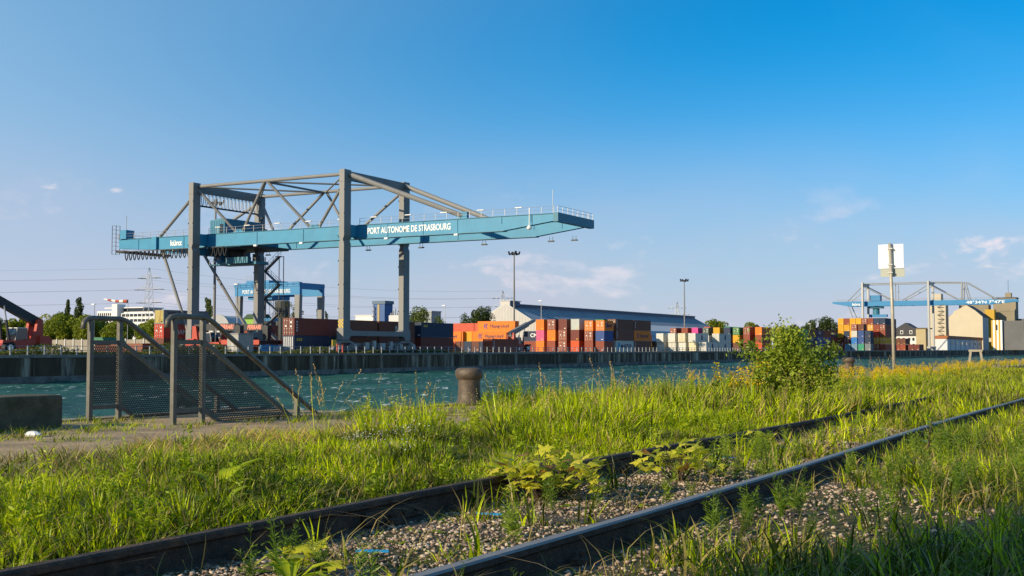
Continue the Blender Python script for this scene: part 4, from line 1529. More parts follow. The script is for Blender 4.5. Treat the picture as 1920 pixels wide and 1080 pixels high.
# industrial background between the legs
bt = empty('blue_tower', (-296, 420, QUAY_Z), 'blue clad process tower behind the brown containers', 'tower')
MB().box(-299, -293, 420, 426, .3, 20.2).build('clad_wall', mat('blue cladding', (.04, .10, .26), .6, var=.15, scale=.3), bt)
MB().box(-299.4, -292.6, 419.7, 426.4, 20.21, 21.6).build('crown', mat('steel blue sheet', (.09, .14, .2), .6, var=.1), bt)
MB().box(-296.7, -295.6, 419.8, 419.98, .3, 20.0).build('yellow_strip', mat('ochre cladding', (.35, .27, .12), .6, var=.1), bt)
q = MB()
for k in range(7):
    q.tube([(-298.9 + .1 * k, 419.4, 4 + 2.2 * k), (-298.0, 419.2, 5.5 + 2.2 * k), (-299.2, 419.3, 6.2 + 2.2 * k)], .25, 6)
q.build('pipework', M_GALV, bt)
pb = empty('flat_process_building', (-303, 421, QUAY_Z), 'low white flat roofed building beside the blue tower', 'building')
MB().box(-309, -299.5, 421, 440, .3, 15.2).build('wall', M_OFF, pb)
MB().box(-309.3, -299.4, 420.8, 440.2, 15.21, 15.7).build('roof', M_ROOFP, pb)
pc = empty('process_plant', (-274, 400, QUAY_Z), 'grey process plant with rooftop pipes beside the water side rear leg', 'building')
MB().box(-277, -270.5, 400, 410, .3, 14.6).build('wall', M_ROOFP, pc)
q = MB()
for k in range(6):
    q.tube([(-276.5 + k, 401, 14.6), (-276.5 + k, 401, 15.6 + .8 * (k % 3))], .3, 7)
q.build('vent_pipe', M_GALV, pc)
cb = empty('square_block', (-222, 336, QUAY_Z), 'plain grey square block half hidden by the tree beyond the crane', 'building')
MB().box(-224, -218, 340, 346, .3, 13.5).build('wall', mat('grey cladding', (.28, .3, .3), .7, var=.08), cb)
MB().box(-224.2, -217.8, 339.8, 346.2, 13.51, 13.9).build('roof', M_ROOF, cb)
sl = empty('dark_silo', (-250.5, 300, QUAY_Z), 'dark ribbed steel silo behind the yard gantry crane', 'silo')
MB().tube([(-250.8, 302, .3), (-250.8, 302, 16.4)], 2.3, 20).build('shell', mat('dark silo steel', (.06, .065, .06), .5, var=.15, scale=.5), sl)
MB().tube([(-250.8, 302, 16.41), (-250.8, 302, 17.6)], [2.4, .5], 20).build('cone_roof', M_ROOF, sl)
for k in range(12):
    a = k * math.pi / 6
    MB().bar((-250.8 + 2.33 * math.cos(a), 302 + 2.33 * math.sin(a), .4), (-250.8 + 2.33 * math.cos(a), 302 + 2.33 * math.sin(a), 16.3), .14, .14).build('rib', M_DARK, sl)
gs = empty('green_shed', (-226, 262, QUAY_Z), 'lime green shed with dark roof behind the reach stackers', 'shed')
MB().box(-231.5, -223.6, 262, 264, .3, 9.6).build('wall', mat('lime sheeting', (.22, .40, .06), .7, var=.06), gs)
MB().prism([(-231.8, 9.61), (-223.3, 9.61), (-224.5, 10.9), (-230.0, 10.9)], 'y', 261.6, 264.4).build('roof', mat('dark green roof', (.03, .07, .04), .7, var=.1), gs)
sa = empty('arched_store', (-184, 200, QUAY_Z), 'small round arched grey store behind the reach stacker booms', 'store')
MB().prism([(-187 + 3 - 3.2 * math.cos(a), 5.2 + 3.2 * math.sin(a)) for a in np.linspace(0, math.pi, 13)] + [(-180.8, .3), (-187.2, .3)], 'y', 200, 206).build('vault', M_ROOFP, sa)
MB().prism([(-187 + 3 - 3.45 * math.cos(a), 5.2 + 3.45 * math.sin(a)) for a in np.linspace(0, math.pi, 13)], 'y', 199.7, 199.99).build('arch_rim', M_ROOF, sa)

# right-hand bank: house, towers, mill, sheds
hs = empty('slate_house', (-130, 700, QUAY_Z), 'pale house with steep dark slate roof beyond the low containers', 'house')
MB().box(-136, -124.6, 700, 714, .3, 8.2).build('wall', M_OFF, hs)
M_SLATE = mat('dark slate', (.045, .045, .05), .7, var=.15, scale=.5)
MB().prism([(-136.4, 8.21), (-124.2, 8.21), (-124.8, 12.4), (-130.3, 15.8), (-135.8, 12.4)], 'y', 699.7, 714.3).build('roof', M_SLATE, hs)
for xx in (-134.6, -132.0, -128.9, -126.6):
    for zz in (2.2, 5.6):
        w_ = MB().box(xx, xx + 1.2, 699.86, 699.98, zz, zz + 1.7).build('window', M_GLASS, hs)
for xx in (-133.0, -128.0):
    MB().box(xx, xx + 1.6, 699.3, 699.69, 9.4, 11.4).build('dormer', M_OFF, hs)
    MB().box(xx + .3, xx + 1.3, 699.2, 699.29, 9.7, 11.0).build('window', M_GLASS, hs)
tw = empty('tan_tower', (-119.5, 690, QUAY_Z), 'plain tan block tower beside the far crane leg', 'tower')
M_TAN = mat('tan render', (.42, .34, .19), .8, var=.08, scale=.3)
MB().box(-122.8, -117.6, 690, 700, .3, 12.0).build('wall', M_TAN, tw)
MB().box(-123, -115.6, 689.8, 700.2, 12.01, 12.7).build('roof', mat('brown roof', (.12, .1, .06), .8, var=.1), tw)
gt = empty('cream_silo_tower', (-142, 882, QUAY_Z), 'tall cream silo tower behind the far crane leg', 'silo')
M_CREAM = mat('cream render', (.50, .44, .33), .8, var=.06, scale=.2)
MB().box(-148.8, -136.6, 882, 894, .3, 35.2).build('wall', M_CREAM, gt)
MB().box(-146.3, -139.7, 883, 892, 35.21, 40).build('head_room', M_CREAM, gt)
q = MB()
for k in range(9):
    s = 1 if k % 2 else -1
    q.bar((-140 + s * 2, 881, 8 + 2.8 * k), (-140 - s * 2, 881, 10.8 + 2.8 * k), .25, .25)
    q.box(-142, -138, 880.6, 881.4, 8 + 2.8 * k, 8.15 + 2.8 * k)
q.build('fire_stair', M_DARK, gt)
ml = empty('cream_mill', (-118, 845, QUAY_Z), 'large windowless cream mill building with stepped gable', 'building')
MB().prism([(-129, .3), (-107.6, .3), (-107.6, 22.4), (-112.1, 26.5), (-117.7, 30.3), (-125.9, 26.0), (-125.9, 25.0), (-129, 22.6)], 'y', 845, 846).build('gable_wall', mat('bright cream render', (.52, .455, .33), .8, var=.05, scale=.15), ml)
MB().box(-129, -107.7, 846.01, 875, .3, 22.2).build('wall', mat('white side wall', (.5, .5, .5), .8, var=.06), ml)
MB().prism([(-107.2, 22.4), (-112.3, 26.9), (-117.7, 30.6), (-129.3, 22.8)], 'y', 846.02, 876).build('roof', M_SLATE, ml)
MB().box(-110.6, -104.4, 880, 889, .3, 28.2).build('yellow_annex', mat('strong yellow render', (.5, .31, .04), .8, var=.06), ml)
sd = empty('quayside_shed', (-109, 690, QUAY_Z), 'low white quayside shed with rust coloured fascia', 'shed')
MB().box(-112.6, -106.3, 690, 830, .3, 6.6).build('wall', mat('white shed sheeting', (.6, .6, .6), .7, var=.05), sd)
MB().box(-112.9, -105.8, 689.7, 830.4, 6.61, 8.3).build('fascia', mat('rust fascia', (.33, .11, .04), .7, var=.1), sd)
for k in range(7):
    MB().box(-106.27, -106.15, 700 + k * 18, 702 + k * 18, .4, 6.5).build('pillar', M_ROOF, sd)
    MB().box(-106.27, -106.2, 706 + k * 18, 709 + k * 18, 3.4, 4.8).build('window', M_GLASS, sd)
gc = empty('grain_elevator', (-98, 900, QUAY_Z), 'tall grey brown concrete grain elevator at the water', 'silo')
M_ELEV = mat('grey brown concrete', (.26, .22, .15), .9, var=.15, scale=.1)
M_ELEVD = mat('dark grey sheet', (.13, .13, .13), .8, var=.12, scale=.1)
MB().box(-107.5, -92.6, 900, 915, .3, 36.5).build('tower_wall', M_ELEV, gc)
MB().box(-108, -92.1, 899.6, 915.5, 36.51, 37.2).build('cornice', M_SLATE, gc)
MB().box(-100, -96, 904, 910, 37.21, 40.5).build('lift_house', M_ELEV, gc)
MB().tube([(-98, 906, 40.5), (-98, 906, 50)], .12, 6).build('antenna', M_DARK, gc)
MB().box(-109, -104.5, 893, 899.5, .3, 28).build('stair_wall', M_ELEV, gc)
MB().box(-104.3, -92.8, 893, 899.4, .3, 27).build('lower_wall', M_ELEV, gc)
MB().box(-104.4, -92.6, 892.8, 899.5, 27.01, 28.6).build('lower_roof', M_ELEV, gc)
for zz in (20, 24.5):
    MB().box(-107.5, -106.0, 892.86, 892.98, zz, zz + 1.2).build('window', M_GLASS, gc)
for k in range(4):
    MB().box(-106.3 + k * 3.4, -104.2 + k * 3.4, 899.86, 899.98, 34.2, 35.6).build('window', M_GLASS, gc)
MB().box(-92.59, -84, 900.5, 930, .3, 22).build('bin_wall', M_ELEVD, gc)
st = empty('striped_building', (-96, 820, QUAY_Z), 'yellow and white striped mill building beside the grain elevator', 'building')
for k in range(6):
    MB().box(-99.4 + k * 1.1, -98.3 + k * 1.1, 820, 832, .3, 19.4).build('stripe_panel', M_WHITE if k % 2 else mat('strong yellow render', (.6, .36, .03)), st)
MB().box(-92.7, -80, 822, 836, .3, 19).build('grey_wall', M_ELEVD, st)
MB().box(-96.6, -95.6, 819.8, 819.98, 13, 16.5).build('window', M_GLASS, st)
MB().box(-131, -111.2, 905, 919, .3, 32.4).build('rear_block', M_ELEV, st)
cv = empty('covered_conveyor', (-90, 740, QUAY_Z), 'long pale covered conveyor bridge beside the white shed', 'conveyor')
MB().box(-103.5, -68, 842, 846, 5.6, 8.2).build('gallery', M_CREAM, cv)
MB().box(-103.7, -67.8, 841.7, 846.3, 8.21, 8.6).build('roof', mat('brown roof', (.12, .1, .06)), cv)
for xx in (-101, -90, -79, -70):
    MB().bar((xx, 844, .3), (xx, 844, 5.6), .5, .5).build('trestle', M_RED, cv)

# ------------------------------------------------------------------ trees
def leaf_material(name, col, trans=0.35, var=0.35):
    m = bpy.data.materials.new(name)
    m.use_nodes = True
    N, L = m.node_tree.nodes, m.node_tree.links
    N.clear()
    out = N.new('ShaderNodeOutputMaterial')
    at = N.new('ShaderNodeAttribute')
    at.attribute_name = 'tint'
    hs_ = N.new('ShaderNodeHueSaturation')
    hs_.inputs['Color'].default_value = (*col, 1)
    mr = N.new('ShaderNodeMapRange')
    mr.inputs[3].default_value = 1 - var
    mr.inputs[4].default_value = 1 + var
    L.new(at.outputs['Fac'], mr.inputs[0])
    L.new(mr.outputs[0], hs_.inputs['Value'])
    mh = N.new('ShaderNodeMapRange')
    mh.inputs[3].default_value = 0.515
    mh.inputs[4].default_value = 0.475
    L.new(at.outputs['Fac'], mh.inputs[0])
    L.new(mh.outputs[0], hs_.inputs['Hue'])
    df = N.new('ShaderNodeBsdfPrincipled')
    df.inputs['Roughness'].default_value = 0.42
    df.inputs['Specular IOR Level'].default_value = 0.22
    tr = N.new('ShaderNodeBsdfTranslucent')
    ms = N.new('ShaderNodeMixShader')
    ms.inputs[0].default_value = trans
    L.new(hs_.outputs[0], df.inputs['Base Color'])
    L.new(hs_.outputs[0], tr.inputs['Color'])
    L.new(df.outputs[0], ms.inputs[1])
    L.new(tr.outputs[0], ms.inputs[2])
    L.new(ms.outputs[0], out.inputs[0])
    return m


def tri_mesh(name, V, F, mats, tint=None, midx=None):
    me = bpy.data.meshes.new(name)
    V = np.ascontiguousarray(V, np.float32)
    F = np.ascontiguousarray(F, np.int32)
    k = F.shape[1]
    me.vertices.add(len(V))
    me.vertices.foreach_set('co', V.ravel())
    me.loops.add(F.size)
    me.loops.foreach_set('vertex_index', F.ravel())
    me.polygons.add(len(F))
    me.polygons.foreach_set('loop_start', (np.arange(len(F)) * k).astype(np.int32))
    if midx is not None:
        me.polygons.foreach_set('material_index', np.ascontiguousarray(midx, np.int32))
    me.update(calc_edges=True)
    for m in mats:
        me.materials.append(m)
    if tint is not None:
        a = me.attributes.new('tint', 'FLOAT', 'POINT')
        a.data.foreach_set('value', np.ascontiguousarray(tint, np.float32))
    return me


def leaf_quads(P, size, r):
    """randomly turned diamond leaves at points P"""
    n = len(P)
    d = r.normal(size=(n, 3))
    d /= np.linalg.norm(d, axis=1)[:, None]
    u = np.cross(d, r.normal(size=(n, 3)))
    u /= np.linalg.norm(u, axis=1)[:, None]
    s = size * r.uniform(.6, 1.3, n)[:, None]
    V = np.stack([P - d * s, P + u * s * .55, P + d * s, P - u * s * .55], 1)
    F = np.arange(n * 4).reshape(n, 4)
    return V.reshape(-1, 3), F


def crown_points(n, kind, r, lobes=16):
    """leaf positions through an uneven crown: many overlapping clumps with gaps"""
    if kind == 'round':
        c = r.normal(size=(lobes, 3))
        c /= np.linalg.norm(c, axis=1)[:, None]
        c *= (r.uniform(.25, .78, lobes) ** .7)[:, None]
        c[:, 2] = c[:, 2] * .85
        rad = r.uniform(.22, .42, lobes)
    elif kind == 'poplar':
        z = np.linspace(-.95, .95, lobes)
        c = np.stack([r.normal(0, .07, lobes), r.normal(0, .07, lobes), z], 1)
        rad = .23 * (1 - .6 * np.abs(z) ** 2.5) * r.uniform(.85, 1.15, lobes)
    else:   # sparse
        c = r.normal(size=(lobes, 3)) * np.array([.45, .45, .5])
        rad = r.uniform(.10, .2, lobes)
    k = r.integers(0, lobes, n)
    d = r.normal(size=(n, 3))
    d /= np.linalg.norm(d, axis=1)[:, None]
    rr_ = r.uniform(.45, 1.0, n) ** .5
    return c[k] + d * (rad[k] * rr_)[:, None], k, c


CROWN = {}
M_LEAF = {'bright': leaf_material('bright broad leaves', (.20, .25, .02)), 'mid': leaf_material('mid green leaves', (.11, .15, .025)),  # leaf colours of the tree groups, bright green to olive
          'dark': leaf_material('dark green leaves', (.06, .09, .022)), 'olive': leaf_material('thin olive leaves', (.12, .13, .04))}


def crown_mesh(kind, tone, v, n):
    key = (kind, tone, v, n)
    if key not in CROWN:
        r = np.random.default_rng(100 + v * 7 + len(kind))
        P, k, c = crown_points(n, kind, r, {'round': 26, 'poplar': 26, 'sparse': 26}[kind])
        size = {'round': .055, 'poplar': .05, 'sparse': .035}[kind]
        V, F = leaf_quads(P, size, r)
        t = np.repeat(np.clip(.5 + .25 * r.normal(size=26)[k] + r.uniform(-.25, .25, n), 0, 1), 4)
        CROWN[key] = (tri_mesh('crown', V, F, [M_LEAF[tone]], t), c)
    return CROWN[key]


def tree(x, y, h, w, kind, tone, label, v=0, base=QUAY_Z, group='trees behind the yard', n=2600, trunk=.3):
    root = empty('tree', (x, y, base), label, 'tree', group)
    me, c = crown_mesh(kind, tone, v, n)
    ch = h * (1 - trunk) / 2
    mesh_obj('crown', me, root, (0, 0, h - ch), (0, 0, v * 1.3 + x), (w / 2, w / 2, ch))
    q = MB()
    tr = max(.08, h * .018)
    top = h - ch * .6
    q.tube([(0, 0, 0), (.05 * h * .2, 0, h * .3), (0, .02 * h, top)], [tr * 1.3, tr, tr * .4], 7)
    for i in range(7):
        t = c[i]
        q.tube([(0, 0, h * trunk * (.8 + .1 * i)), (t[0] * w * .3, t[1] * w * .3, h - ch + t[2] * ch * .7), (t[0] * w * .45, t[1] * w * .45, h - ch + t[2] * ch)],
               [tr * .5, tr * .3, tr * .1], 5)
    q.build('trunk', M_BARK, root, origin=(0, 0, 0))
    return root


tl = 'round bright green tree in the row behind the left reach stacker'
for i, (x, y, h, w) in enumerate([(-344, 262, 11.0, 14), (-334, 258, 12, 14), (-324, 262, 11.5, 13), (-316, 256, 12.3, 13), (-307, 262, 12.8, 13), (-299, 257, 12.4, 13.5), (-291, 262, 11.6, 9.5),
                                  (-287, 255, 12.0, 10), (-281, 262, 10.0, 11), (-275, 256, 10.2, 11), (-268, 262, 10.2, 11.5), (-261, 256, 10.3, 11.5), (-254, 262, 9.8, 11.5), (-247, 257, 10.2, 11)]):
    tree(x, y, h, w, 'round', 'bright', tl, i % 4, group='bright trees in the left row', trunk=.03, n=9000)
for i, (x, y, h, w, lb) in enumerate([(-306.5, 264, 16.0, 3.6, 'slim dark poplar on the reach stacker side of the pair'), (-301.2, 264, 16.6, 4.6, 'wider dark poplar of the pair behind the bright trees'),
                                      (-303.6, 265, 13.6, 2.6, 'short thin poplar between the two taller ones')]):
    tree(x, y, h, w * 2.2, 'poplar', 'dark', lb, i, group='poplars', trunk=.1)
tree(-280.5, 300, 17.4, 9.5, 'poplar', 'mid', 'columnar green poplar beside the big crane landside leg', 1, group='poplars', trunk=.1)
tree(-245, 300, 16.0, 11, 'sparse', 'olive', 'thin pale tree behind the yard gantry crane', 1, group='trees behind the yard', trunk=.3)
tree(-196.5, 300, 14.8, 9.0, 'round', 'mid', 'round green tree between the crane leg and the navy container', 2, trunk=.15)
tree(-192.5, 304, 11.5, 6.5, 'round', 'mid', 'smaller green tree crowding the one beyond the crane leg', 3, trunk=.15)
tree(-204.5, 342, 13.6, 9.0, 'round', 'dark', 'round dark tree before the warehouse gable, lower of two', 1, trunk=.15)
tree(-198.8, 340, 16.0, 9.4, 'round', 'dark', 'tall dark tree before the warehouse gable', 2, trunk=.15, n=5200)
tree(-190.6, 336, 10.0, 6.5, 'round', 'dark', 'small dark tree at the warehouse gable foot', 3, trunk=.15)
for i, (x, h, w) in enumerate([(-203, 17, 8), (-196, 19, 9), (-189, 18, 8), (-183, 22, 10), (-176, 23.5, 11), (-169, 22, 10), (-163, 20.5, 9), (-157, 23, 9), (-151, 22, 8.5), (-146, 19, 8)]):
    tree(x, 700 + 5 * (i % 3), h * .88, w * 1.3, 'round', 'dark', 'dark green tree in the clump behind the five-high block', i % 4, group='dark trees beyond the container rows', trunk=.1, n=5200)
for i, (x, y, h, w) in enumerate([(-215, 620, 17.5, 15), (-226, 615, 15.5, 12), (-256, 570, 17.5, 13), (-206, 655, 17, 13)]):
    tree(x, y, h, w, 'round', 'bright', 'pale green tree peeping over containers past the warehouse end', i % 4, trunk=.1, n=9000)
for i, (x, y) in enumerate([(-340, 420), (-332, 424), (-324, 420), (-318, 426)]):
    tree(x, y, 17 + i % 2, 5, 'poplar', 'dark', 'tiny distant poplar left of the water side crane leg', i % 3, group='tiny distant poplars', trunk=.1)
# hedge row closing the horizon far behind the yard
for i in range(26):
    x = -720 + i * 23
    tree(x, 980 + 40 * math.sin(i * 1.7), 15 + 4 * math.sin(i * 2.3), 30, 'round', 'dark', 'far dark tree in the row closing the horizon', i % 4, group='far tree row', trunk=.05, n=2600)
# scrub on the far quay top
r_ = np.random.default_rng(5)
n = 15000
Y = r_.uniform(96, 206, n)
X = wall_x(100) - r_.uniform(.9, 4.6, n)
hgt = .25 + 1.5 * np.clip(vnoise(X, Y, 5.0, 9) - .45, 0, 1) * 2
hgt = hgt * np.where(Y > 165, .5, 1)
P = np.stack([X, Y, QUAY_Z + r_.uniform(0, 1, n) * hgt], 1)
V, F = leaf_quads(P, .16, r_)
me = tri_mesh('quay_scrub', V, F, [leaf_material('scrub leaves', (.10, .12, .02))], np.repeat(r_.uniform(0, 1, n), 4))
mesh_obj('quay_scrub', me, label='low green weeds growing along the far quay top', category='weeds', kind='stuff')

# ------------------------------------------------------------------ near quay
EDGE = -11.3
ap = empty('quay_apron', (EDGE, 20, 0), None, None)
props(ap, kind='structure')
M_SLAB = mat('old apron concrete', (.40, .275, .15), .95, var=.4, scale=1.3, bump=.7, bscale=22, dirt=(.20, .17, .09), dirt_amt=.7)
y = -12.0
i = 0
while y < 130:
    L_ = 4.6
    w_in = -7.75 + .12 * math.sin(i * 2.1)
    j = random.uniform(-.012, .012)
    x0 = EDGE if y > 11.5 else -13.6
    MB().box(x0 + .35, w_in, y + .015, y + L_ - .015, -.25, .055 + j).build('slab', M_SLAB, ap)
    MB().box(x0, x0 + .335, y + .01, y + L_ - .01, -.5, .075 + j * .5).build('coping_stone', M_CONC, ap)
    y += L_
    i += 1
nw = empty('near_quay_wall', (EDGE, 20, -4), 'near quay retaining wall below the concrete apron edge', 'quay wall')
for k in range(16):
    MB().box(-13.55 if k < 3 else EDGE + .05, -10.4, -12 + k * 9.2 if k != 3 else 11.6, -2.85 + k * 9.2 if k != 2 else 11.55, -4.5, -.5).build('wall_panel', M_WALL, nw)

# stair down to the water between two handrails
stair = empty('quay_stair', (-12.4, 12.3, -3.4), 'concrete steps leading down to the water between the handrails', 'stair')
for k in range(16):
    MB().box(-13.25, -11.35, 12.1 + k * .34, 12.1 + (k + 1) * .34 - .004, -4.2, .05 - (k + 1) * .2).build('step', M_CONC, stair)

M_HAND = mat('weathered olive galvanised steel', (.125, .12, .10), .5, .15, var=.25, scale=6, dirt=(.09, .07, .05), dirt_amt=.5)
M_PERF = mat('perforated steel sheet', (.055, .052, .04), .6, .0, var=.15, scale=5)


def perforated(xp, inside, y0, y1, z0, z1, pitch=.034):
    """sheet in the plane x = xp with staggered hexagonal holes; inside(y, z) says where there is sheet"""
    vs, fs = [], []
    rows = int((z1 - z0) / (pitch * .87))
    cols = int((y1 - y0) / pitch)
    for rI in range(rows):
        for cI in range(cols + 1):
            cy = y0 + (cI + (.5 if rI % 2 else 0)) * pitch
            cz = z0 + (rI + .5) * pitch * .87
            if not inside(cy, cz):
                continue
            o = len(vs)
            for rad in (pitch * .578, pitch * .285):
                for k in range(6):
                    a = math.pi / 6 + k * math.pi / 3
                    vs.append((xp, cy + rad * math.cos(a), cz + rad * math.sin(a)))
            for k in range(6):
                k2 = (k + 1) % 6
                fs.append((o + k, o + k2, o + 6 + k2, o + 6 + k))
    q = MB()
    q.v, q.f = vs, fs
    return q


def stair_rail(X, Y0, label, dz=0.0):
    root = empty('stair_handrail', (X, Y0, .05), label, 'handrail', 'handrails of the quay stair')
    sl = .593
    ya, yb, yk = Y0, Y0 + .53, Y0 + .63
    zt = 1.47
    for yy in (ya, yb):
        MB().box(X - .03, X + .03, yy - .033, yy + .033, .05, zt - .03).build('post', M_HAND, root)
    pts = [(X, ya - .14, zt - .14), (X, ya - .12, zt - .05), (X, ya - .06, zt), (X, ya + .02, zt + .01), (X, yb, zt + .01), (X, yk - .02, zt - .005), (X, yk + .1, zt - .055)]
    for k in range(1, 16):
        d = .1 + k * .42
        pts.append((X, yk + d, zt - .01 - (d - .02) * sl))
    MB().tube(pts, .036, 12).build('handrail_tube', M_HAND, root, smooth=True)
    MB().box(X - .02, X + .02, ya + .036, yb - .036, 1.11, 1.17).build('cross_bar', M_HAND, root)
    MB().box(X - .02, X + .02, ya + .036, yb - .036, .20, .26).build('cross_bar', M_HAND, root)
    ye = yb + 4.9
    off = 1.14
    MB().bar((X, yb + .03, off), (X, ye, off - (ye - yb) * sl), .04, .06).build('slope_bar', M_HAND, root)
    MB().bar((X, yb + .03, .23), (X, ye, .23 - (ye - yb) * sl), .04, .06).build('slope_bar', M_HAND, root)
    for d in (2.02, 4.2):
        zb = zt - (d - .1) * sl
        MB().box(X - .03, X + .03, yb + d - .035, yb + d + .035, zb - 1.25, zb - .03).build('post', M_HAND, root)
    perforated(X, lambda yy, zz: True, ya + .04, yb - .045, .265, 1.1).build('perforated_panel', M_PERF, root)

    def ins(yy, zz):
        t = off - (yy - yb) * sl
        return t - .90 < zz < t - .035
    perforated(X, ins, yb + .05, ye - .1, -2.4, 1.1).build('perforated_panel', M_PERF, root)


stair_rail(-11.5, 11.66, 'steel stair handrail with perforated panels on the apron side of the quay steps')
stair_rail(-13.2, 11.78, 'steel stair handrail with perforated panels on the water side of the quay steps')

# bollards
M_BOLL = mat('worn brown cast iron', (.10, .072, .048), .55, .1, var=.35, scale=5, bump=.4, bscale=40, dirt=(.26, .21, .17), dirt_amt=.35)


def bollard(x, y, label):
    root = empty('bollard', (x, y, .06), label, 'bollard', 'mooring bollards on the near quay')
    prof = [(.27, 0), (.27, .03), (.225, .06), (.21, .2), (.205, .38), (.21, .46), (.22, .50)]
    MB().lathe(prof, (0, 0, 0), 28).build('shaft', M_BOLL, root, origin=(0, 0, 0), smooth=True)
    prof = [(.20, .45), (.245, .48), (.262, .54), (.262, .61), (.235, .65), (.16, .668), (.02, .67)]
    h = MB().lathe(prof, (0, 0, 0), 28).build('head', M_BOLL, root, origin=(0, 0, 0), smooth=True)
    root.scale = (.95, .95, .98)


bollard(-10.9, 18.25, 'rusty brown mooring bollard rising from tall grass beside the quay steps')
bollard(-10.9, 47.0, 'rusty brown mooring bollard among yellow flowers near the sign post')

# concrete block
cbk = MB()
r2 = np.random.default_rng(3)
nx, ny, nz = 5, 14, 4
cbk.box(-12.9, -12.3, 8.2, 10.57, .02, .47)
o = cbk.build('concrete_block', mat('mossy dark concrete', (.11, .095, .06), .95, var=.35, scale=5, bump=1.0, bscale=40, dirt=(.04, .045, .015), dirt_amt=.6),
              label='mossy concrete block lying on the apron left of the stair handrails', category='concrete block')
bv = o.modifiers.new('bevel', 'BEVEL')
bv.width = .05
bv.segments = 3

# sign seen from behind, and a ladder hoop
sg = empty('sign_post', (-9.0, 45.9, .03), 'sign seen from behind, white square plate and small grey plate on a pole', 'sign')
MB().tube([(-8.97, 45.9, 0), (-9.0, 45.9, 2.5), (-9.06, 45.9, 5.0)], .062, 12).build('pole', mat('pale steel pole', (.42, .38, .30), .5, .2, var=.15, scale=5), sg, smooth=True)
MB().box(-9.5, -8.59, 46.0, 46.02, 4.07, 4.97).build('square_plate', mat('bare white plate', (.80, .79, .76), .55, var=.03), sg)
MB().box(-9.44, -8.56, 46.04, 46.055, 3.75, 4.066).build('lower_plate', mat('grey green plate', (.36, .38, .32), .6, var=.05), sg)
for zz in (4.2, 4.8, 3.9):
    MB().box(-9.14, -8.96, 45.82, 45.995, zz - .025, zz + .025).build('clamp', M_GALV, sg)
M_HOOP = mat('pale worn concrete', (.30, .27, .2), .9, var=.2, scale=4)
hp = empty('ladder_hoop', (-10.9, 82, .05), 'pale concrete trestle hoop standing at the quay edge beyond the flowers', 'hoop')
for s in (-1, 1):
    MB().bar((-10.9 + s * .42, 82, 0), (-10.9 + s * .30, 82, .86), .14, .14).build('leg', M_HOOP, hp)
MB().box(-11.32, -10.48, 81.9, 82.1, .863, 1.0).build('cross_bar', M_HOOP, hp)

# ------------------------------------------------------------------ railway track
M_RAILTOP = mat('polished rail head', (.22, .21, .20), .6, .1, var=.15, scale=6)
M_RAIL = mat('rusty rail web', (.06, .042, .03), .85, .0, var=.5, scale=9, bump=.7, bscale=70, dirt=(.16, .085, .045), dirt_amt=.7)
trk = empty('railway_track', (-3.3, 10, 0), 'disused railway track, dark steel rails sunk in weeds and gravel', 'railway track')
prof = [(-.075, 0), (.075, 0), (.075, .012), (.012, .032), (.010, .118), (.035, .134), (.036, .160), (.026, .170), (-.026, .170), (-.036, .160), (-.035, .134), (-.010, .118), (-.012, .032), (-.075, .012)]
ysr = [-12, 0, 3, 6, 9, 12, 15, 18, 22, 26, 30, 36, 44, 55, 70, 100, 150, 230]
for xr in (RAIL_L, RAIL_R):
    q = MB()
    n = len(prof)
    vs, fs = [], []
    for yy in ysr:
        dx = xr + float(track_shift(yy)) + .012 * math.sin(yy * .55 + xr)
        dz = .012 * math.sin(yy * .4 + 2 * xr)
        vs += [(dx + a, yy, b + dz) for a, b in prof]
    for i in range(len(ysr) - 1):
        for k in range(n):
            fs.append((i * n + k, i * n + (k + 1) % n, (i + 1) * n + (k + 1) % n, (i + 1) * n + k))
    q.add(vs, fs)
    rl = q.build('rail', M_RAIL, trk)
    rl.data.materials.append(M_RAILTOP)
    for p in rl.data.polygons:
        if p.normal.z > .5 and p.center.z > .15:
            p.material_index = 1
M_SLEEP = mat('old timber', (.085, .065, .045), .95, var=.4, scale=5, bump=.8, bscale=30, stretch=(.3, 3, 3))
me = MB().box(-1.25, 1.25, -.12, .12, -.13, 0).mesh('sleeper', M_SLEEP)
CLIP = MB().box(-.035, .035, -.05, .05, 0, .028).tube([(0, 0, .028), (0, 0, .06)], .014, 6).mesh('rail_clip', M_RAIL)
y = 3.2
while y < 30:
    s = mesh_obj('sleeper', me, trk, Vector(((RAIL_L + RAIL_R) / 2 + float(track_shift(y)), y, .026)) - trk.location, (0, 0, random.uniform(-.02, .02)))
    if y < 12:
        for xr in (RAIL_L, RAIL_R):
            for sd in (-1, 1):
                mesh_obj('rail_clip', CLIP, trk, Vector((xr + sd * .085 + float(track_shift(y)), y, .03)) - trk.location)
    y += .66
for xr, yj in ((RAIL_L, 5.9), (RAIL_R, 7.35)):
    for sd in (-1, 1):
        xx = xr + float(track_shift(yj)) + sd * .026
        fp = MB().box(xx - .012, xx + .012, yj - .3, yj + .3, .04, .115).build('fishplate', M_RAIL, trk)
        for k in (-.21, -.07, .07, .21):
            MB().tube([(xx + sd * .012, yj + k, .078), (xx + sd * .034, yj + k, .078)], .014, 6).build('bolt', M_RAIL, fp)

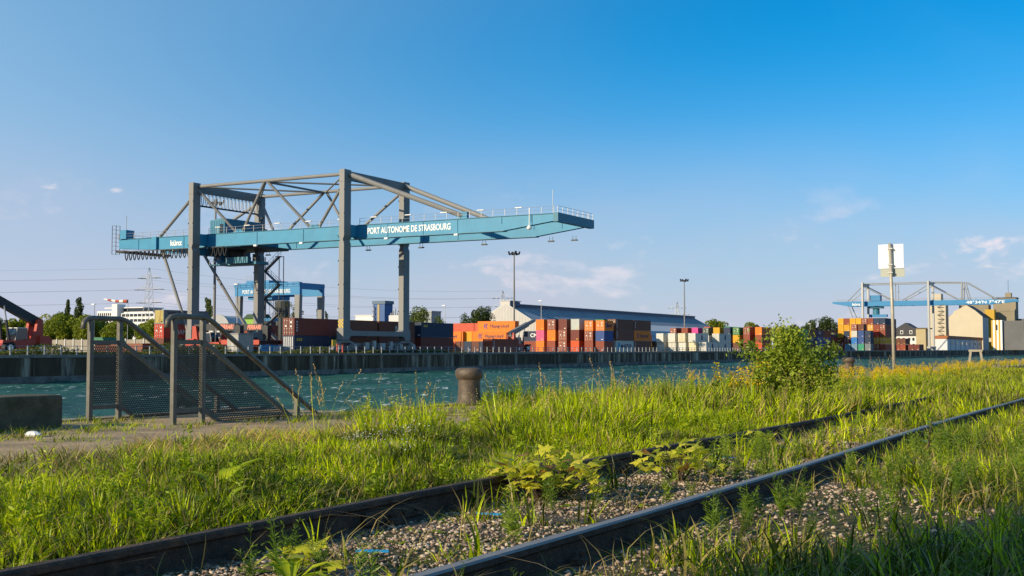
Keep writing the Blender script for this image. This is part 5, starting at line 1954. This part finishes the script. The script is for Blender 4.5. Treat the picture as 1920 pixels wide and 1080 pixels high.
# ------------------------------------------------------------------ plants: prototypes and scattering
def ribbon(p0, dirv, h, lean, w, segs, twist, r):
    """one grass blade: tapering strip that arches over"""
    side = np.array([-dirv[1], dirv[0], 0.0])
    side = side * math.cos(twist) + np.array([dirv[0], dirv[1], 0]) * math.sin(twist)
    V, F = [], []
    for i in range(segs + 1):
        t = i / segs
        p = p0 + np.array([dirv[0] * lean * h * t ** 2, dirv[1] * lean * h * t ** 2, h * t * (1 - .28 * lean * t)])
        if i < segs:
            ww = w * (1 - .75 * t ** 1.5) * (.75 if i == 0 else 1)
            V += [p - side * ww / 2, p + side * ww / 2]
        else:
            V += [p]
    for i in range(segs - 1):
        a = 2 * i
        F += [(a, a + 1, a + 3), (a, a + 3, a + 2)]
    a = 2 * (segs - 1)
    F += [(a, a + 1, a + 2)]
    return V, F


class Proto:
    def __init__(self):
        self.V, self.F, self.M, self.T = [], [], [], []

    def add(self, V, F, m=0, t=0.0):
        o = len(self.V)
        self.V += [np.asarray(v, float) for v in V]
        self.F += [(a + o, b + o, c + o) for a, b, c in F]
        self.M += [m] * len(F)
        self.T += [t] * len(V)

    def done(self):
        return (np.array(self.V, np.float32), np.array(self.F, np.int32), np.array(self.M, np.int32), np.array(self.T, np.float32))


def grass_tuft(r, n, h, spread, w, segs, lean=(.2, 1.0), dry=.1):
    P = Proto()
    for _ in range(n):
        a, ra = r.uniform(0, 6.283), spread * math.sqrt(r.uniform())
        b = a + r.normal(0, .8)
        hh = h * r.uniform(.45, 1.1)
        V, F = ribbon(np.array([ra * math.cos(a), ra * math.sin(a), -.01]), (math.cos(b), math.sin(b)), hh, r.uniform(*lean), w * r.uniform(.7, 1.3), segs, r.normal(0, .7), r)
        P.add(V, F, 1 if r.uniform() < dry else 0, r.uniform(-.6, .6))
    return P.done()


def small_leaf(c, d, s, wide, r):
    """a flat pointed leaf of two triangles"""
    d = d / np.linalg.norm(d)
    u = np.cross(d, r.normal(size=3))
    u /= np.linalg.norm(u)
    return [c, c + d * s * .5 + u * s * wide, c + d * s, c + d * s * .5 - u * s * wide], [(0, 1, 2), (0, 2, 3)]


def seed_grass(r, n, h):
    P = Proto()
    for _ in range(n):
        a, ra = r.uniform(0, 6.283), .06 * math.sqrt(r.uniform())
        d = (math.cos(a), math.sin(a))
        hh, ln = h * r.uniform(.7, 1.1), r.uniform(.1, .45)
        V, F = ribbon(np.array([ra * d[0], ra * d[1], 0]), d, hh, ln, .004, 4, r.normal(0, .5), r)
        P.add(V, F, 0, 0)
        for k in range(12):
            t = 1 - .024 * k
            c = np.array([ra * d[0] + d[0] * ln * hh * t * t, ra * d[1] + d[1] * ln * hh * t * t, hh * t * (1 - .28 * ln * t)])
            dr = np.array([r.normal(0, .5), r.normal(0, .5), .9])
            V, F = small_leaf(c, dr, .022, .28, r)
            P.add(V, F, 1, r.uniform(-.2, .2))
    for _ in range(5):
        a = r.uniform(0, 6.283)
        V, F = ribbon(np.array([0, 0, 0.]), (math.cos(a), math.sin(a)), h * .5 * r.uniform(.6, 1.1), r.uniform(.4, 1.1), .008, 3, 0, r)
        P.add(V, F, 0, r.uniform(-.3, .3))
    return P.done()


def feather_weed(r, stems, h, leaf=.05, per=34, wide=.16, flower=False, lean=.35):
    """branching weed with many narrow leaves; optional yellow flower heads (material 2)"""
    P = Proto()
    for _ in range(stems):
        a = r.uniform(0, 6.283)
        d = np.array([math.cos(a), math.sin(a), 0])
        hh, ln = h * r.uniform(.55, 1.1), r.uniform(.05, lean)
        V, F = ribbon(d * .02, (d[0], d[1]), hh, ln, .006, 4, 0, r)
        P.add(V, F, 0, -.2)
        for k in range(per):
            t = r.uniform(.12, 1.0)
            c = d * .02 + d * ln * hh * t * t + np.array([0, 0, hh * t * (1 - .28 * ln * t)])
            dr = np.array([r.normal(), r.normal(), .35 + .4 * t])
            V, F = small_leaf(c, dr, leaf * (1.25 - .75 * t) * r.uniform(.7, 1.4), wide, r)
            P.add(V, F, 0, r.uniform(-.3, .35))
        if flower:
            for k in range(22):
                t = r.uniform(.78, 1.06)
                c = d * .02 + d * ln * hh * t * t + np.array([r.normal(0, .045), r.normal(0, .045), hh * t * (1 - .28 * ln * t)])
                V, F = small_leaf(c, r.normal(size=3), .036, .5, r)
                P.add(V, F, 2, r.uniform(-.1, .4))
    return P.done()


def broad_rosette(r, n, L, wide=.2, up=.8):
    """dock-like plant of long leaves that fold along the midrib"""
    P = Proto()
    for _ in range(n):
        a = r.uniform(0, 6.283)
        d = np.array([math.cos(a), math.sin(a), 0])
        s = np.array([-d[1], d[0], 0])
        l = L * r.uniform(.6, 1.15)
        u = up * r.uniform(.5, 1.3)
        V = []
        for i, (t, w) in enumerate([(0, .03), (.2, .5), (.45, 1.0), (.75, .75), (1.0, .02)]):
            c = d * l * t + np.array([0, 0, l * u * t * (1.15 - .75 * t)])
            ww = w * wide * l * .5
            V += [c - s * ww + np.array([0, 0, ww * .35]), c, c + s * ww + np.array([0, 0, ww * .35])]
        F = []
        for i in range(4):
            o = 3 * i
            F += [(o, o + 1, o + 4), (o, o + 4, o + 3), (o + 1, o + 2, o + 5), (o + 1, o + 5, o + 4)]
        P.add(V, F, 0, r.uniform(-.25, .3))
    return P.done()


def scatter(protos, pos, scl, r, tint, tilt=.12, sxy=None):
    """real copies of the prototypes at the given points, merged to one vertex array"""
    n = len(pos)
    pick = r.integers(0, len(protos), n)
    ang = r.uniform(0, 6.283, n)
    tx, ty = r.normal(0, tilt, n), r.normal(0, tilt, n)
    VV, FF, MM, TT = [], [], [], []
    off = 0
    for k, (V, F, M_, T) in enumerate(protos):
        id_ = np.where(pick == k)[0]
        if len(id_) == 0:
            continue
        c, s = np.cos(ang[id_])[:, None], np.sin(ang[id_])[:, None]
        h = scl[id_][:, None]
        hx = h if sxy is None else sxy[id_][:, None]
        x = (V[None, :, 0] * c - V[None, :, 1] * s) * hx
        y = (V[None, :, 0] * s + V[None, :, 1] * c) * hx
        z = V[None, :, 2] * h
        x = x + z * tx[id_][:, None]
        y = y + z * ty[id_][:, None]
        W = np.stack([x + pos[id_, 0:1], y + pos[id_, 1:2], z + pos[id_, 2:3]], -1)
        m = len(id_)
        VV.append(W.reshape(-1, 3))
        FF.append((F[None] + (np.arange(m) * len(V))[:, None, None]).reshape(-1, 3) + off)
        MM.append(np.tile(M_, m))
        TT.append((T[None, :] + tint[id_][:, None]).ravel())
        off += m * len(V)
    return np.concatenate(VV), np.concatenate(FF), np.concatenate(MM), np.clip(np.concatenate(TT), 0, 1)


def in_view(x, y):
    """ground that the camera could see from here or a step to the side"""
    a = np.degrees(np.arctan2(x, y))
    d = np.hypot(x, y)
    return (a > -60) & (a < 3) & (d > 3.6)


def sample(n, x0, x1, y0, y1, r, power=1.0):
    """random ground points, denser near the camera"""
    y = y0 + (y1 - y0) * r.uniform(0, 1, n) ** power
    x = r.uniform(x0, x1, n)
    k = in_view(x, y)
    return x[k], y[k]


ML_GRASS = leaf_material('fresh grass', (.30, .40, .002), .36, .85)
ML_DRY = leaf_material('straw', (.44, .33, .11), .3, .3)
ML_WEED = leaf_material('weed leaves', (.32, .42, .012), .4, .35)
ML_YELL = leaf_material('yellow petals', (.80, .55, .01), .35, .2)
ML_WHITE = leaf_material('white petals', (.75, .72, .66), .35, .1)
ML_MAPLE = leaf_material('maple leaves', (.66, .66, .05), .5, .25)
ML_DARKW = leaf_material('dark weed leaves', (.17, .26, .02), .35, .35)
ML_SHRUB = leaf_material('shrub leaves', (.25, .33, .03), .35, .5)

gr = np.random.default_rng(21)
tufts = [grass_tuft(gr, 9, .30, .085, .0165, 3, (.1, 1.3), dry=.1) for _ in range(10)]
tufts_far = [grass_tuft(gr, 8, .30, .10, .021, 2, (.1, 1.1), dry=.1) for _ in range(5)]
shorts = [grass_tuft(gr, 12, .12, .07, .0075, 2, (.4, 1.3), dry=.2) for _ in range(5)]
tall = [seed_grass(gr, 5, .75) for _ in range(5)]
weeds = [feather_weed(gr, 4, .42) for _ in range(5)]
weeds_n = [feather_weed(gr, 5, .38, .06, 40, .07) for _ in range(4)]
must = [feather_weed(gr, 4, .8, .09, 17, .24, True, .3) for _ in range(4)]
dock = [broad_rosette(gr, 9, .26) for _ in range(4)]
clover = [broad_rosette(gr, 8, .07, .55, .5) for _ in range(4)]


def put(name, protos, x, y, scl, mats, label, cat, tint=None, z=None, tilt=.12, sxy=None):
    z = ground_z(x, y) if z is None else z
    z = np.where((x < -7.72) & (x > -13.6), .05, z)
    t = np.clip(.45 + 1.25 * (vnoise(x, y, .9, 12) - .5) + gr.normal(0, .12, len(x)), 0, 1) if tint is None else tint
    V, F, M_, T = scatter(protos, np.stack([x, y, z], 1), scl, gr, t, tilt, sxy)
    me = tri_mesh(name, V, F, mats, T, M_)
    return mesh_obj(name, me, label=label, category=cat, kind='stuff')


def away_from_rails(x, y, d=.085):
    s = track_shift(y)
    return (np.abs(x - RAIL_L - s) > d) & (np.abs(x - RAIL_R - s) > d)


# thick grass strip between apron and track
x, y = sample(13500, -8.3, -4.05, 2.2, 15, gr)
lush = vnoise(x, y, 1.6, 31)
bare = np.clip((-5.7 - x) / 1.6, 0, 1) * np.clip((11 - y) / 3, 0, 1) * (vnoise(x, y, .7, 37) > .42)
k = (x < RAIL_L - .13 + track_shift(y)) & (gr.uniform(0, 1, len(x)) < np.where(x < -7.4, .12, 1.0) * (1 - .8 * bare) * np.clip(.15 + 1.5 * vnoise(x, y, .38, 36), 0, 1))
x, y, lush = x[k], y[k], lush[k]
tallz = np.exp(-(((y - 12.8) / 3.4) ** 2)) * np.clip((-4.9 - x) / 1.2, 0, 1)
clump = vnoise(x, y, .45, 35)
scl = (.38 + .5 * lush + .35 * clump ** 2) * (1 + .85 * tallz)
scl *= np.where(np.abs(np.degrees(np.arctan2(x, y)) + 30.85) < 1.3, .5, 1)
scl *= np.clip(.42 + (x + 8.3) * .6, .35, 1) * np.where(y < 9.5, .85, 1)
scl *= np.clip(.45 + (RAIL_L - x) * .8, .45, 1)
put('grass', tufts, x, y, scl, [ML_GRASS, ML_DRY], 'thick bright green grass between the apron and the track', 'grass', sxy=np.clip(scl, .7, 1.2))
x, y = sample(8500, -9.0, -3.9, 15, 62, gr, 1.25)
k = (x < RAIL_L - .1 + track_shift(y))
x, y = x[k], y[k]
scl = (.6 + .7 * vnoise(x, y, 2.2, 33) + .4 * vnoise(x, y, .7, 34)) * np.where(x < -7.7, .38, 1) * np.where(y > 26, .7, 1)
put('grass', tufts_far, x, y, scl * (1 + .25 * (y < 24)), [ML_GRASS, ML_DRY], 'tall green grass strip farther along the quay', 'grass', sxy=scl)
# ragged taller clumps in the middle of the strip
x, y = sample(1500, -8.0, -5.3, 10.5, 18, gr)
k = (gr.uniform(0, 1, len(x)) < vnoise(x, y, .9, 38) * 1.8 - .55) & (np.abs(np.degrees(np.arctan2(x, y)) + 30.85) > 1.3)
x, y = x[k], y[k]
put('tall_grass', tufts, x, y, gr.uniform(1.15, 2.15, len(x)), [ML_GRASS, ML_DRY], 'ragged tall grass clumps in the middle of the strip', 'grass', sxy=np.full(len(x), 1.15))
# sparse grass on the apron and in its joints
x, y = sample(6000, -13.3, -8.0, 6.5, 34, gr)
jo = np.abs(((y + 12) / 4.6) % 1 - .0) < .05
patch = vnoise(x, y, 1.3, 41)
edge = np.exp(-((x + 11.1) / .35) ** 2)
k = (gr.uniform(0, 1, len(x)) < np.clip((patch - .52) * 2.6, 0, .8) + .5 * jo + .35 * edge) & ~((x < -11.3) & (y > 12.05))
x, y = x[k], y[k]
put('apron_grass', shorts, x, y, .6 + .8 * gr.uniform(0, 1, len(x)), [ML_GRASS, ML_DRY], 'short patchy grass growing through the concrete apron', 'grass')
# drier, paler growth where the grass meets the apron
x, y = sample(3000, -9.0, -6.6, 5.0, 13, gr)
k = gr.uniform(0, 1, len(x)) < (vnoise(x, y, .8, 45) * 1.5 - .3) * np.clip((12.6 - y) / 2, 0, 1)
put('dry_grass', [grass_tuft(gr, 9, .2, .08, .009, 3, (.4, 1.6), dry=.6) for _ in range(5)], x[k], y[k], gr.uniform(.6, 1.25, k.sum()), [ML_GRASS, ML_DRY], 'straw coloured grass along the apron edge', 'grass')
# between the rails: open gravel near, grown over farther on
x, y = sample(8000, RAIL_L + .1, RAIL_R - .1, 3.2, 40, gr, 1.2)
x = x + track_shift(y)
pt = vnoise(x, y, .8, 51)
k = (gr.uniform(0, 1, len(x)) < np.clip((pt - .56) * 2.2, 0.01, .8) * np.clip((y - 4) / 5, .12, 1) + np.clip((y - 12) / 14, 0, .8)) & away_from_rails(x, y)
x, y = x[k], y[k]
put('track_grass', shorts + tufts[:2] + shorts, x, y, .4 + .55 * gr.uniform(0, 1, len(x)) + .018 * y, [ML_GRASS, ML_DRY], 'grass tufts growing between the two rails', 'grass')
# right of the track
x, y = sample(12000, -2.4, .6, 3.6, 32, gr, 1.3)
pt = vnoise(x, y, .9, 61)
dr = x - RAIL_R - track_shift(y)
k = (dr > .1) & (gr.uniform(0, 1, len(x)) < np.clip((pt - .40) * 1.6 + .75 * (dr - .7), .03, .95) + np.clip((y - 9) / 8, 0, .7))
x, y = x[k], y[k]
put('verge_grass', tufts[:3] + shorts, x, y, .38 + .5 * gr.uniform(0, 1, len(x)), [ML_GRASS, ML_DRY], 'loose grass verge on the landward side of the track', 'grass')
# tall seeding grasses
x, y = sample(330, -8.2, -4.8, 9.5, 40, gr, 1.4)
k = gr.uniform(0, 1, len(x)) < vnoise(x, y, 1.8, 71) * 1.1 - .15
put('seed_grass', tall, x[k], y[k], gr.uniform(.6, 1.15, k.sum()), [ML_GRASS, ML_DRY], 'tall thin grass stalks with seed heads above the strip', 'grass')
# leafy weeds
x, y = sample(1900, -8.8, -4.2, 3, 30, gr)
k = (gr.uniform(0, 1, len(x)) < vnoise(x, y, 1.2, 81) * 1.4 - .35) & (x < RAIL_L - .2) & ~((x < -6.3) & (y < 11))
put('weeds', weeds, x[k], y[k], gr.uniform(.45, 1.15, k.sum()), [ML_WEED, ML_DRY], 'leafy green weeds mixed into the grass strip', 'weeds')
x, y = sample(1250, RAIL_L, .2, 3.4, 16, gr)
k = (gr.uniform(0, 1, len(x)) < vnoise(x, y, .7, 83) * 1.6 - .55) & away_from_rails(x, y, .24)
put('weeds', weeds_n, x[k], y[k], gr.uniform(.35, .85, k.sum()), [ML_DARKW, ML_DRY], 'fine feathery dark weeds along the rails', 'weeds')
x, y = sample(1700, -8.5, .4, 3, 14, gr)
k = away_from_rails(x, y, .12) & ((x < RAIL_L) | (gr.uniform(0, 1, len(x)) < .35))
put('clover', clover, x[k], y[k], gr.uniform(.8, 2.0, k.sum()) * np.where(x[k] < RAIL_L, 1, .5), [ML_WEED], 'low round leaved ground plants in grass and gravel', 'weeds')
# weeds rising round the bollard and at the quay edge
x = np.concatenate([gr.normal(-10.3, .25, 34), gr.normal(-9.3, .6, 36), gr.normal(-7.9, .5, 60)])
y = np.concatenate([gr.normal(18.75, .4, 34), gr.uniform(19, 27, 36), gr.uniform(17.5, 22, 60)])
put('weeds', weeds, x, y, gr.uniform(.5, 1.25, len(x)), [ML_WEED, ML_DRY], 'tall leafy weeds at the quay edge around the bollard', 'weeds')
# yellow flowering plants along the quay on the right
x = np.concatenate([gr.normal(-8.8, 1.0, 560), gr.normal(-6.7, .2, 9), gr.normal(-7.6, .7, 120)])
y = np.concatenate([gr.uniform(27, 88, 560), gr.normal(21.0, .3, 9), gr.uniform(27, 52, 120)])
put('yellow_flowers', must, x, y, gr.uniform(.45, .95, len(x)) * np.where(y > 40, .5, np.where(y > 26, .66, 1.1)), [ML_GRASS, ML_DRY, ML_YELL], 'yellow flowering mustard plants along the quay by the sign', 'flowers')
# little white flowers in the grass
P = Proto()
for k in range(5):
    for j in range(5):
        a = j * 1.2566
        c = np.array([gr.normal(0, .05), gr.normal(0, .05), .0])
        V, F = small_leaf(c + np.array([0, 0, gr.uniform(.16, .34)]), np.array([math.cos(a), math.sin(a), .1]), .011, .4, gr)
        P.add(V, F, 0, 0)
x = gr.normal(-5.6, .16, 14)
y = gr.normal(8.1, .22, 14)
put('white_flowers', [P.done()], x, y, gr.uniform(.7, 1.3, 14), [ML_WHITE], 'tiny white flowers scattered in the thick grass', 'flowers')

# broad leaved single plants
for i, (px, py, s, lb) in enumerate([(-5.05, 5.5, .95, 'broad leaved dock plant in the grass beside the rail, flat pale leaf spread'), (-5.6, 6.1, 1.25, 'smaller dock plant behind the pale leafed one'),
                                     (-3.3, 4.05, .8, 'broad leaved plant low between the rails')]):
    root = empty('dock_plant', (px, py, float(ground_z(px, py))), lb, 'plant', 'broad leaved dock plants', random.uniform(0, 6))
    V, F, M_, T = broad_rosette(np.random.default_rng(40 + i), 1, .3)
    for k in range(9):
        rk = np.random.default_rng(300 + 20 * i + k)
        V, F, M_, T = broad_rosette(rk, 1, .27, .26, 1.1)
        mesh_obj('leaf', tri_mesh('leaf', V, F, [ML_WEED], np.clip(T + rk.uniform(.2, .9), 0, 1)), root, (0, 0, .0), (0, 0, k * .7), (s, s, s))
root = empty('tall_leafy_plant', (-2.05, 12.0, .03), 'upright dark plant with stacked toothed leaves on the verge', 'plant')
MB().tube([(0, 0, 0), (.02, .03, .18), (.04, .05, .37)], [.012, .009, .004], 6).build('stem', M_BARK, root, origin=(0, 0, 0))
for k in range(15):
    rk = np.random.default_rng(400 + k)
    V, F, M_, T = broad_rosette(rk, 1, .20, .42, .30)
    mesh_obj('leaf', tri_mesh('leaf', V, F, [ML_DARKW], np.clip(T + .6, 0, 1)), root, (.003 * k, .004 * k, .04 + .022 * k), (0, 0, k * 2.4), (1.1 - .03 * k,) * 3)

# maple seedlings
def maple_leaf():
    pts = []
    for a, r0 in [(-150, .25), (-125, .62), (-95, .42), (-70, .9), (-52, .62), (-35, .72), (-25, .55), (-12, .85), (0, 1.15), (12, .85), (25, .55), (35, .72), (52, .62), (70, .9), (95, .42), (125, .62), (150, .25)]:
        t = R(a)
        pts.append((r0 * math.sin(t), r0 * math.cos(t) + .2, -.16 * r0 * abs(math.sin(t)) - .1 * max(0, r0 * math.cos(t))))
    V = np.array([(0, 0, 0.05)] + pts, np.float32)
    F = np.array([(0, i + 1, i + 2) for i in range(len(pts) - 1)], np.int32)
    return V, F


LV, LF = maple_leaf()
LEAFM = [tri_mesh('leaf', LV, LF, [ML_MAPLE], np.full(len(LV), t)) for t in (.15, .4, .6, .85)]
LEAFM.append(tri_mesh('leaf', LV, LF, [leaf_material('bronze maple leaves', (.36, .20, .05), .4, .2)], np.full(len(LV), .5)))


def maple(px, py, n, w, h, label, bronze=.12):
    root = empty('maple_seedling', (px, py, float(ground_z(px, py))), label, 'seedling', 'maple seedlings between the rails')
    q = MB()
    for k in range(n):
        a = random.uniform(0, 6.283)
        ra = w * math.sqrt(random.random())
        zz = h * (.25 + .75 * random.random() * (1 - .35 * ra / w))
        p = Vector((ra * math.cos(a), ra * math.sin(a) * .8, zz))
        if k % 2 == 0:
            q.tube([(p.x * .15, p.y * .15, 0), (p.x * .5, p.y * .5, zz * .55), p], [.005, .004, .002], 4)
        s = random.uniform(.055, .085)
        mesh_obj('leaf', LEAFM[4] if random.random() < bronze else random.choice(LEAFM[:4]), root, p,
                 (random.uniform(-.5, .9), random.uniform(-.5, .5), a - 1.57 + random.uniform(-.8, .8)), (s, s, s))
    q.build('stem', M_BARK, root, origin=(0, 0, 0))


maple(-3.72, 7.25, 130, .38, .38, 'largest maple seedling by the rail, lime leaves with bronze tips', .14)
maple(-3.35, 8.75, 70, .32, .34, 'lime leaved maple seedling, second along the track', .1)
maple(-3.62, 11.5, 30, .22, .25, 'small yellow leaved maple seedling near the blue strip', .02)
maple(-3.42, 4.25, 14, .16, .16, 'low maple seedling with few large leaves at the sleeper end', .05)

# shrub
sr = np.random.default_rng(77)
root = empty('shrub', (-6.1, 21.75, .04), 'loose rounded fresh green shrub beside yellow flowers on the grass strip', 'shrub')
lob = 42
c = sr.normal(size=(lob, 3)) * np.array([.38, .38, .26]) + np.array([0, 0, .6])
c[:, 2] = np.clip(c[:, 2], .12, 1.22)
rad_ = np.hypot(c[:, 0], c[:, 1])
c[:, :2] *= (np.minimum(rad_, .75) / rad_)[:, None]
c[:8, :2] *= .35
c[:8, 2] = np.linspace(.8, 1.28, 8)
k = sr.integers(0, lob, 13000)
P_ = c[k] + sr.normal(size=(13000, 3)) * np.array([.12, .12, .11])
V, F = leaf_quads(P_, .034, sr)
t = np.repeat(np.clip(.5 + .25 * sr.normal(size=lob)[k] + sr.uniform(-.2, .2, 13000), 0, 1), 4)
mesh_obj('crown', tri_mesh('crown', V, F, [ML_SHRUB], t), root)
q = MB()
for i in range(lob):
    q.tube([(c[i][0] * .1, c[i][1] * .1, 0), (c[i][0] * .6, c[i][1] * .6, c[i][2] * .6), tuple(c[i] + np.array([0, 0, .14]))], [.012, .007, .003], 5)
q.build('stem', M_BARK, root, origin=(0, 0, 0))

# ballast stones
def stone(r):
    import bmesh
    bm = bmesh.new()
    bmesh.ops.create_icosphere(bm, subdivisions=1, radius=1)
    V = np.array([v.co[:] for v in bm.verts], np.float32)
    F = np.array([[v.index for v in f.verts] for f in bm.faces], np.int32)
    bm.free()
    V = V * r.uniform(.5, 1.3, (len(V), 1)) * np.array([1.0, .8, .55])
    return V.astype(np.float32), F, np.zeros(len(F), np.int32), np.zeros(len(V), np.float32)


def stone_material():
    m = bpy.data.materials.new('ballast stone')
    m.use_nodes = True
    N, L = m.node_tree.nodes, m.node_tree.links
    b = N['Principled BSDF']
    b.inputs['Roughness'].default_value = .9
    at = N.new('ShaderNodeAttribute')
    at.attribute_name = 'tint'
    cr = N.new('ShaderNodeValToRGB')
    cr.color_ramp.elements[0].color = (.15, .10, .07, 1)
    cr.color_ramp.elements[1].color = (.55, .44, .33, 1)
    e = cr.color_ramp.elements.new(.5)
    e.color = (.33, .235, .16, 1)
    L.new(at.outputs['Fac'], cr.inputs[0])
    L.new(cr.outputs[0], b.inputs['Base Color'])
    return m


stones = [stone(gr) for _ in range(6)]
x1, y1 = sample(17000, RAIL_L + .06, RAIL_R - .06, 3.2, 16, gr, 1.3)
x1 = x1 + track_shift(y1)
x2, y2 = sample(9000, RAIL_R + .06, -.4, 3.6, 12.5, gr, 1.2)
kk = gr.uniform(0, 1, len(x2)) < 1.15 - .55 * (x2 - RAIL_R)
x, y = np.concatenate([x1, x2[kk]]), np.concatenate([y1, y2[kk]])
k = away_from_rails(x, y, .07)
x, y = x[k], y[k]
put('ballast', stones, x, y, .006 + .017 * gr.uniform(0, 1, len(x)) ** 2.6, [stone_material()], 'brown and grey ballast stones around the rails', 'gravel',
    tint=gr.uniform(0, 1, len(x)), z=ground_z(x, y) + .006, tilt=.3)

# twigs, straw, litter
x, y = sample(620, -8, .2, 3.4, 14, gr)
k = away_from_rails(x, y)
put('dead_stalks', [grass_tuft(gr, 3, .3, .05, .006, 3, (.5, 2.0), 1.0) for _ in range(4)], x[k], y[k], gr.uniform(.5, 1.3, k.sum()), [ML_DRY, ML_DRY], 'dry pale stalks lying among grass and gravel', 'dead stalks')
M_BLUE = mat('bright blue paint', (.02, .32, .62), .5, var=.1)
for i, (px, py, a, lb) in enumerate([(-3.62, 6.3, .5, 'short bright blue strip beside the largest maple seedling'), (-3.45, 4.85, .7, 'short bright blue strip on the gravel among feathery weeds'),
                                     (-3.38, 11.95, .3, 'bright blue strip lying past the small yellow maple seedling'), (-3.6, 10.7, .4, 'bright blue strip between the second and third maple seedlings')]):
    z = float(ground_z(px, py)) + .03
    o = MB().prism([(-.012, 0), (.012, 0), (.009, .008), (-.009, .008)], 'x', -.08, .08).build('plastic_strip', M_BLUE, label=lb, category='plastic strip', group='blue strips between the rails')
    o.location = (px, py, z)
    o.rotation_euler = (.1, .05, a)
o = MB().lathe([(.02, 0), (.10, .01), (.12, .04), (.07, .075), (.02, .085)], n=9).build('litter', M_WHITE, label='crumpled white scrap of litter on the apron', category='litter')
o.location = (-11.2, 9.2, .06)
o.scale = (1, .6, .8)

# tree behind the camera that throws shade over the verge
nt_ = empty('quayside_tree', (-9.2, -12.7, .04), 'leafy tree on the near quay throwing shade over the verge', 'tree')
tr = np.random.default_rng(9)
Pn, kn, cn = crown_points(9000, 'round', tr, 30)
V, F = leaf_quads(Pn[:5200] * np.array([1.45, 1.45, 1.5]) + np.array([0, 0, 7.4]), .09, tr)
mesh_obj('crown', tri_mesh('crown', V, F, [M_LEAF['mid']], np.repeat(tr.uniform(0, 1, 5200), 4)), nt_)
q = MB()
q.tube([(0, 0, 0), (.05, .05, 3.2), (0, .1, 7.4)], [.17, .13, .05], 9)
for i in range(12):
    q.tube([(0, .05, 3.6 + .2 * i), (cn[i][0] * 1.1, cn[i][1] * 1.1, 6.6 + cn[i][2]), (cn[i][0] * 1.35, cn[i][1] * 1.35, 7.4 + cn[i][2] * 1.4)], [.05, .03, .012], 5)
q.build('trunk', M_BARK, nt_, origin=(0, 0, 0))
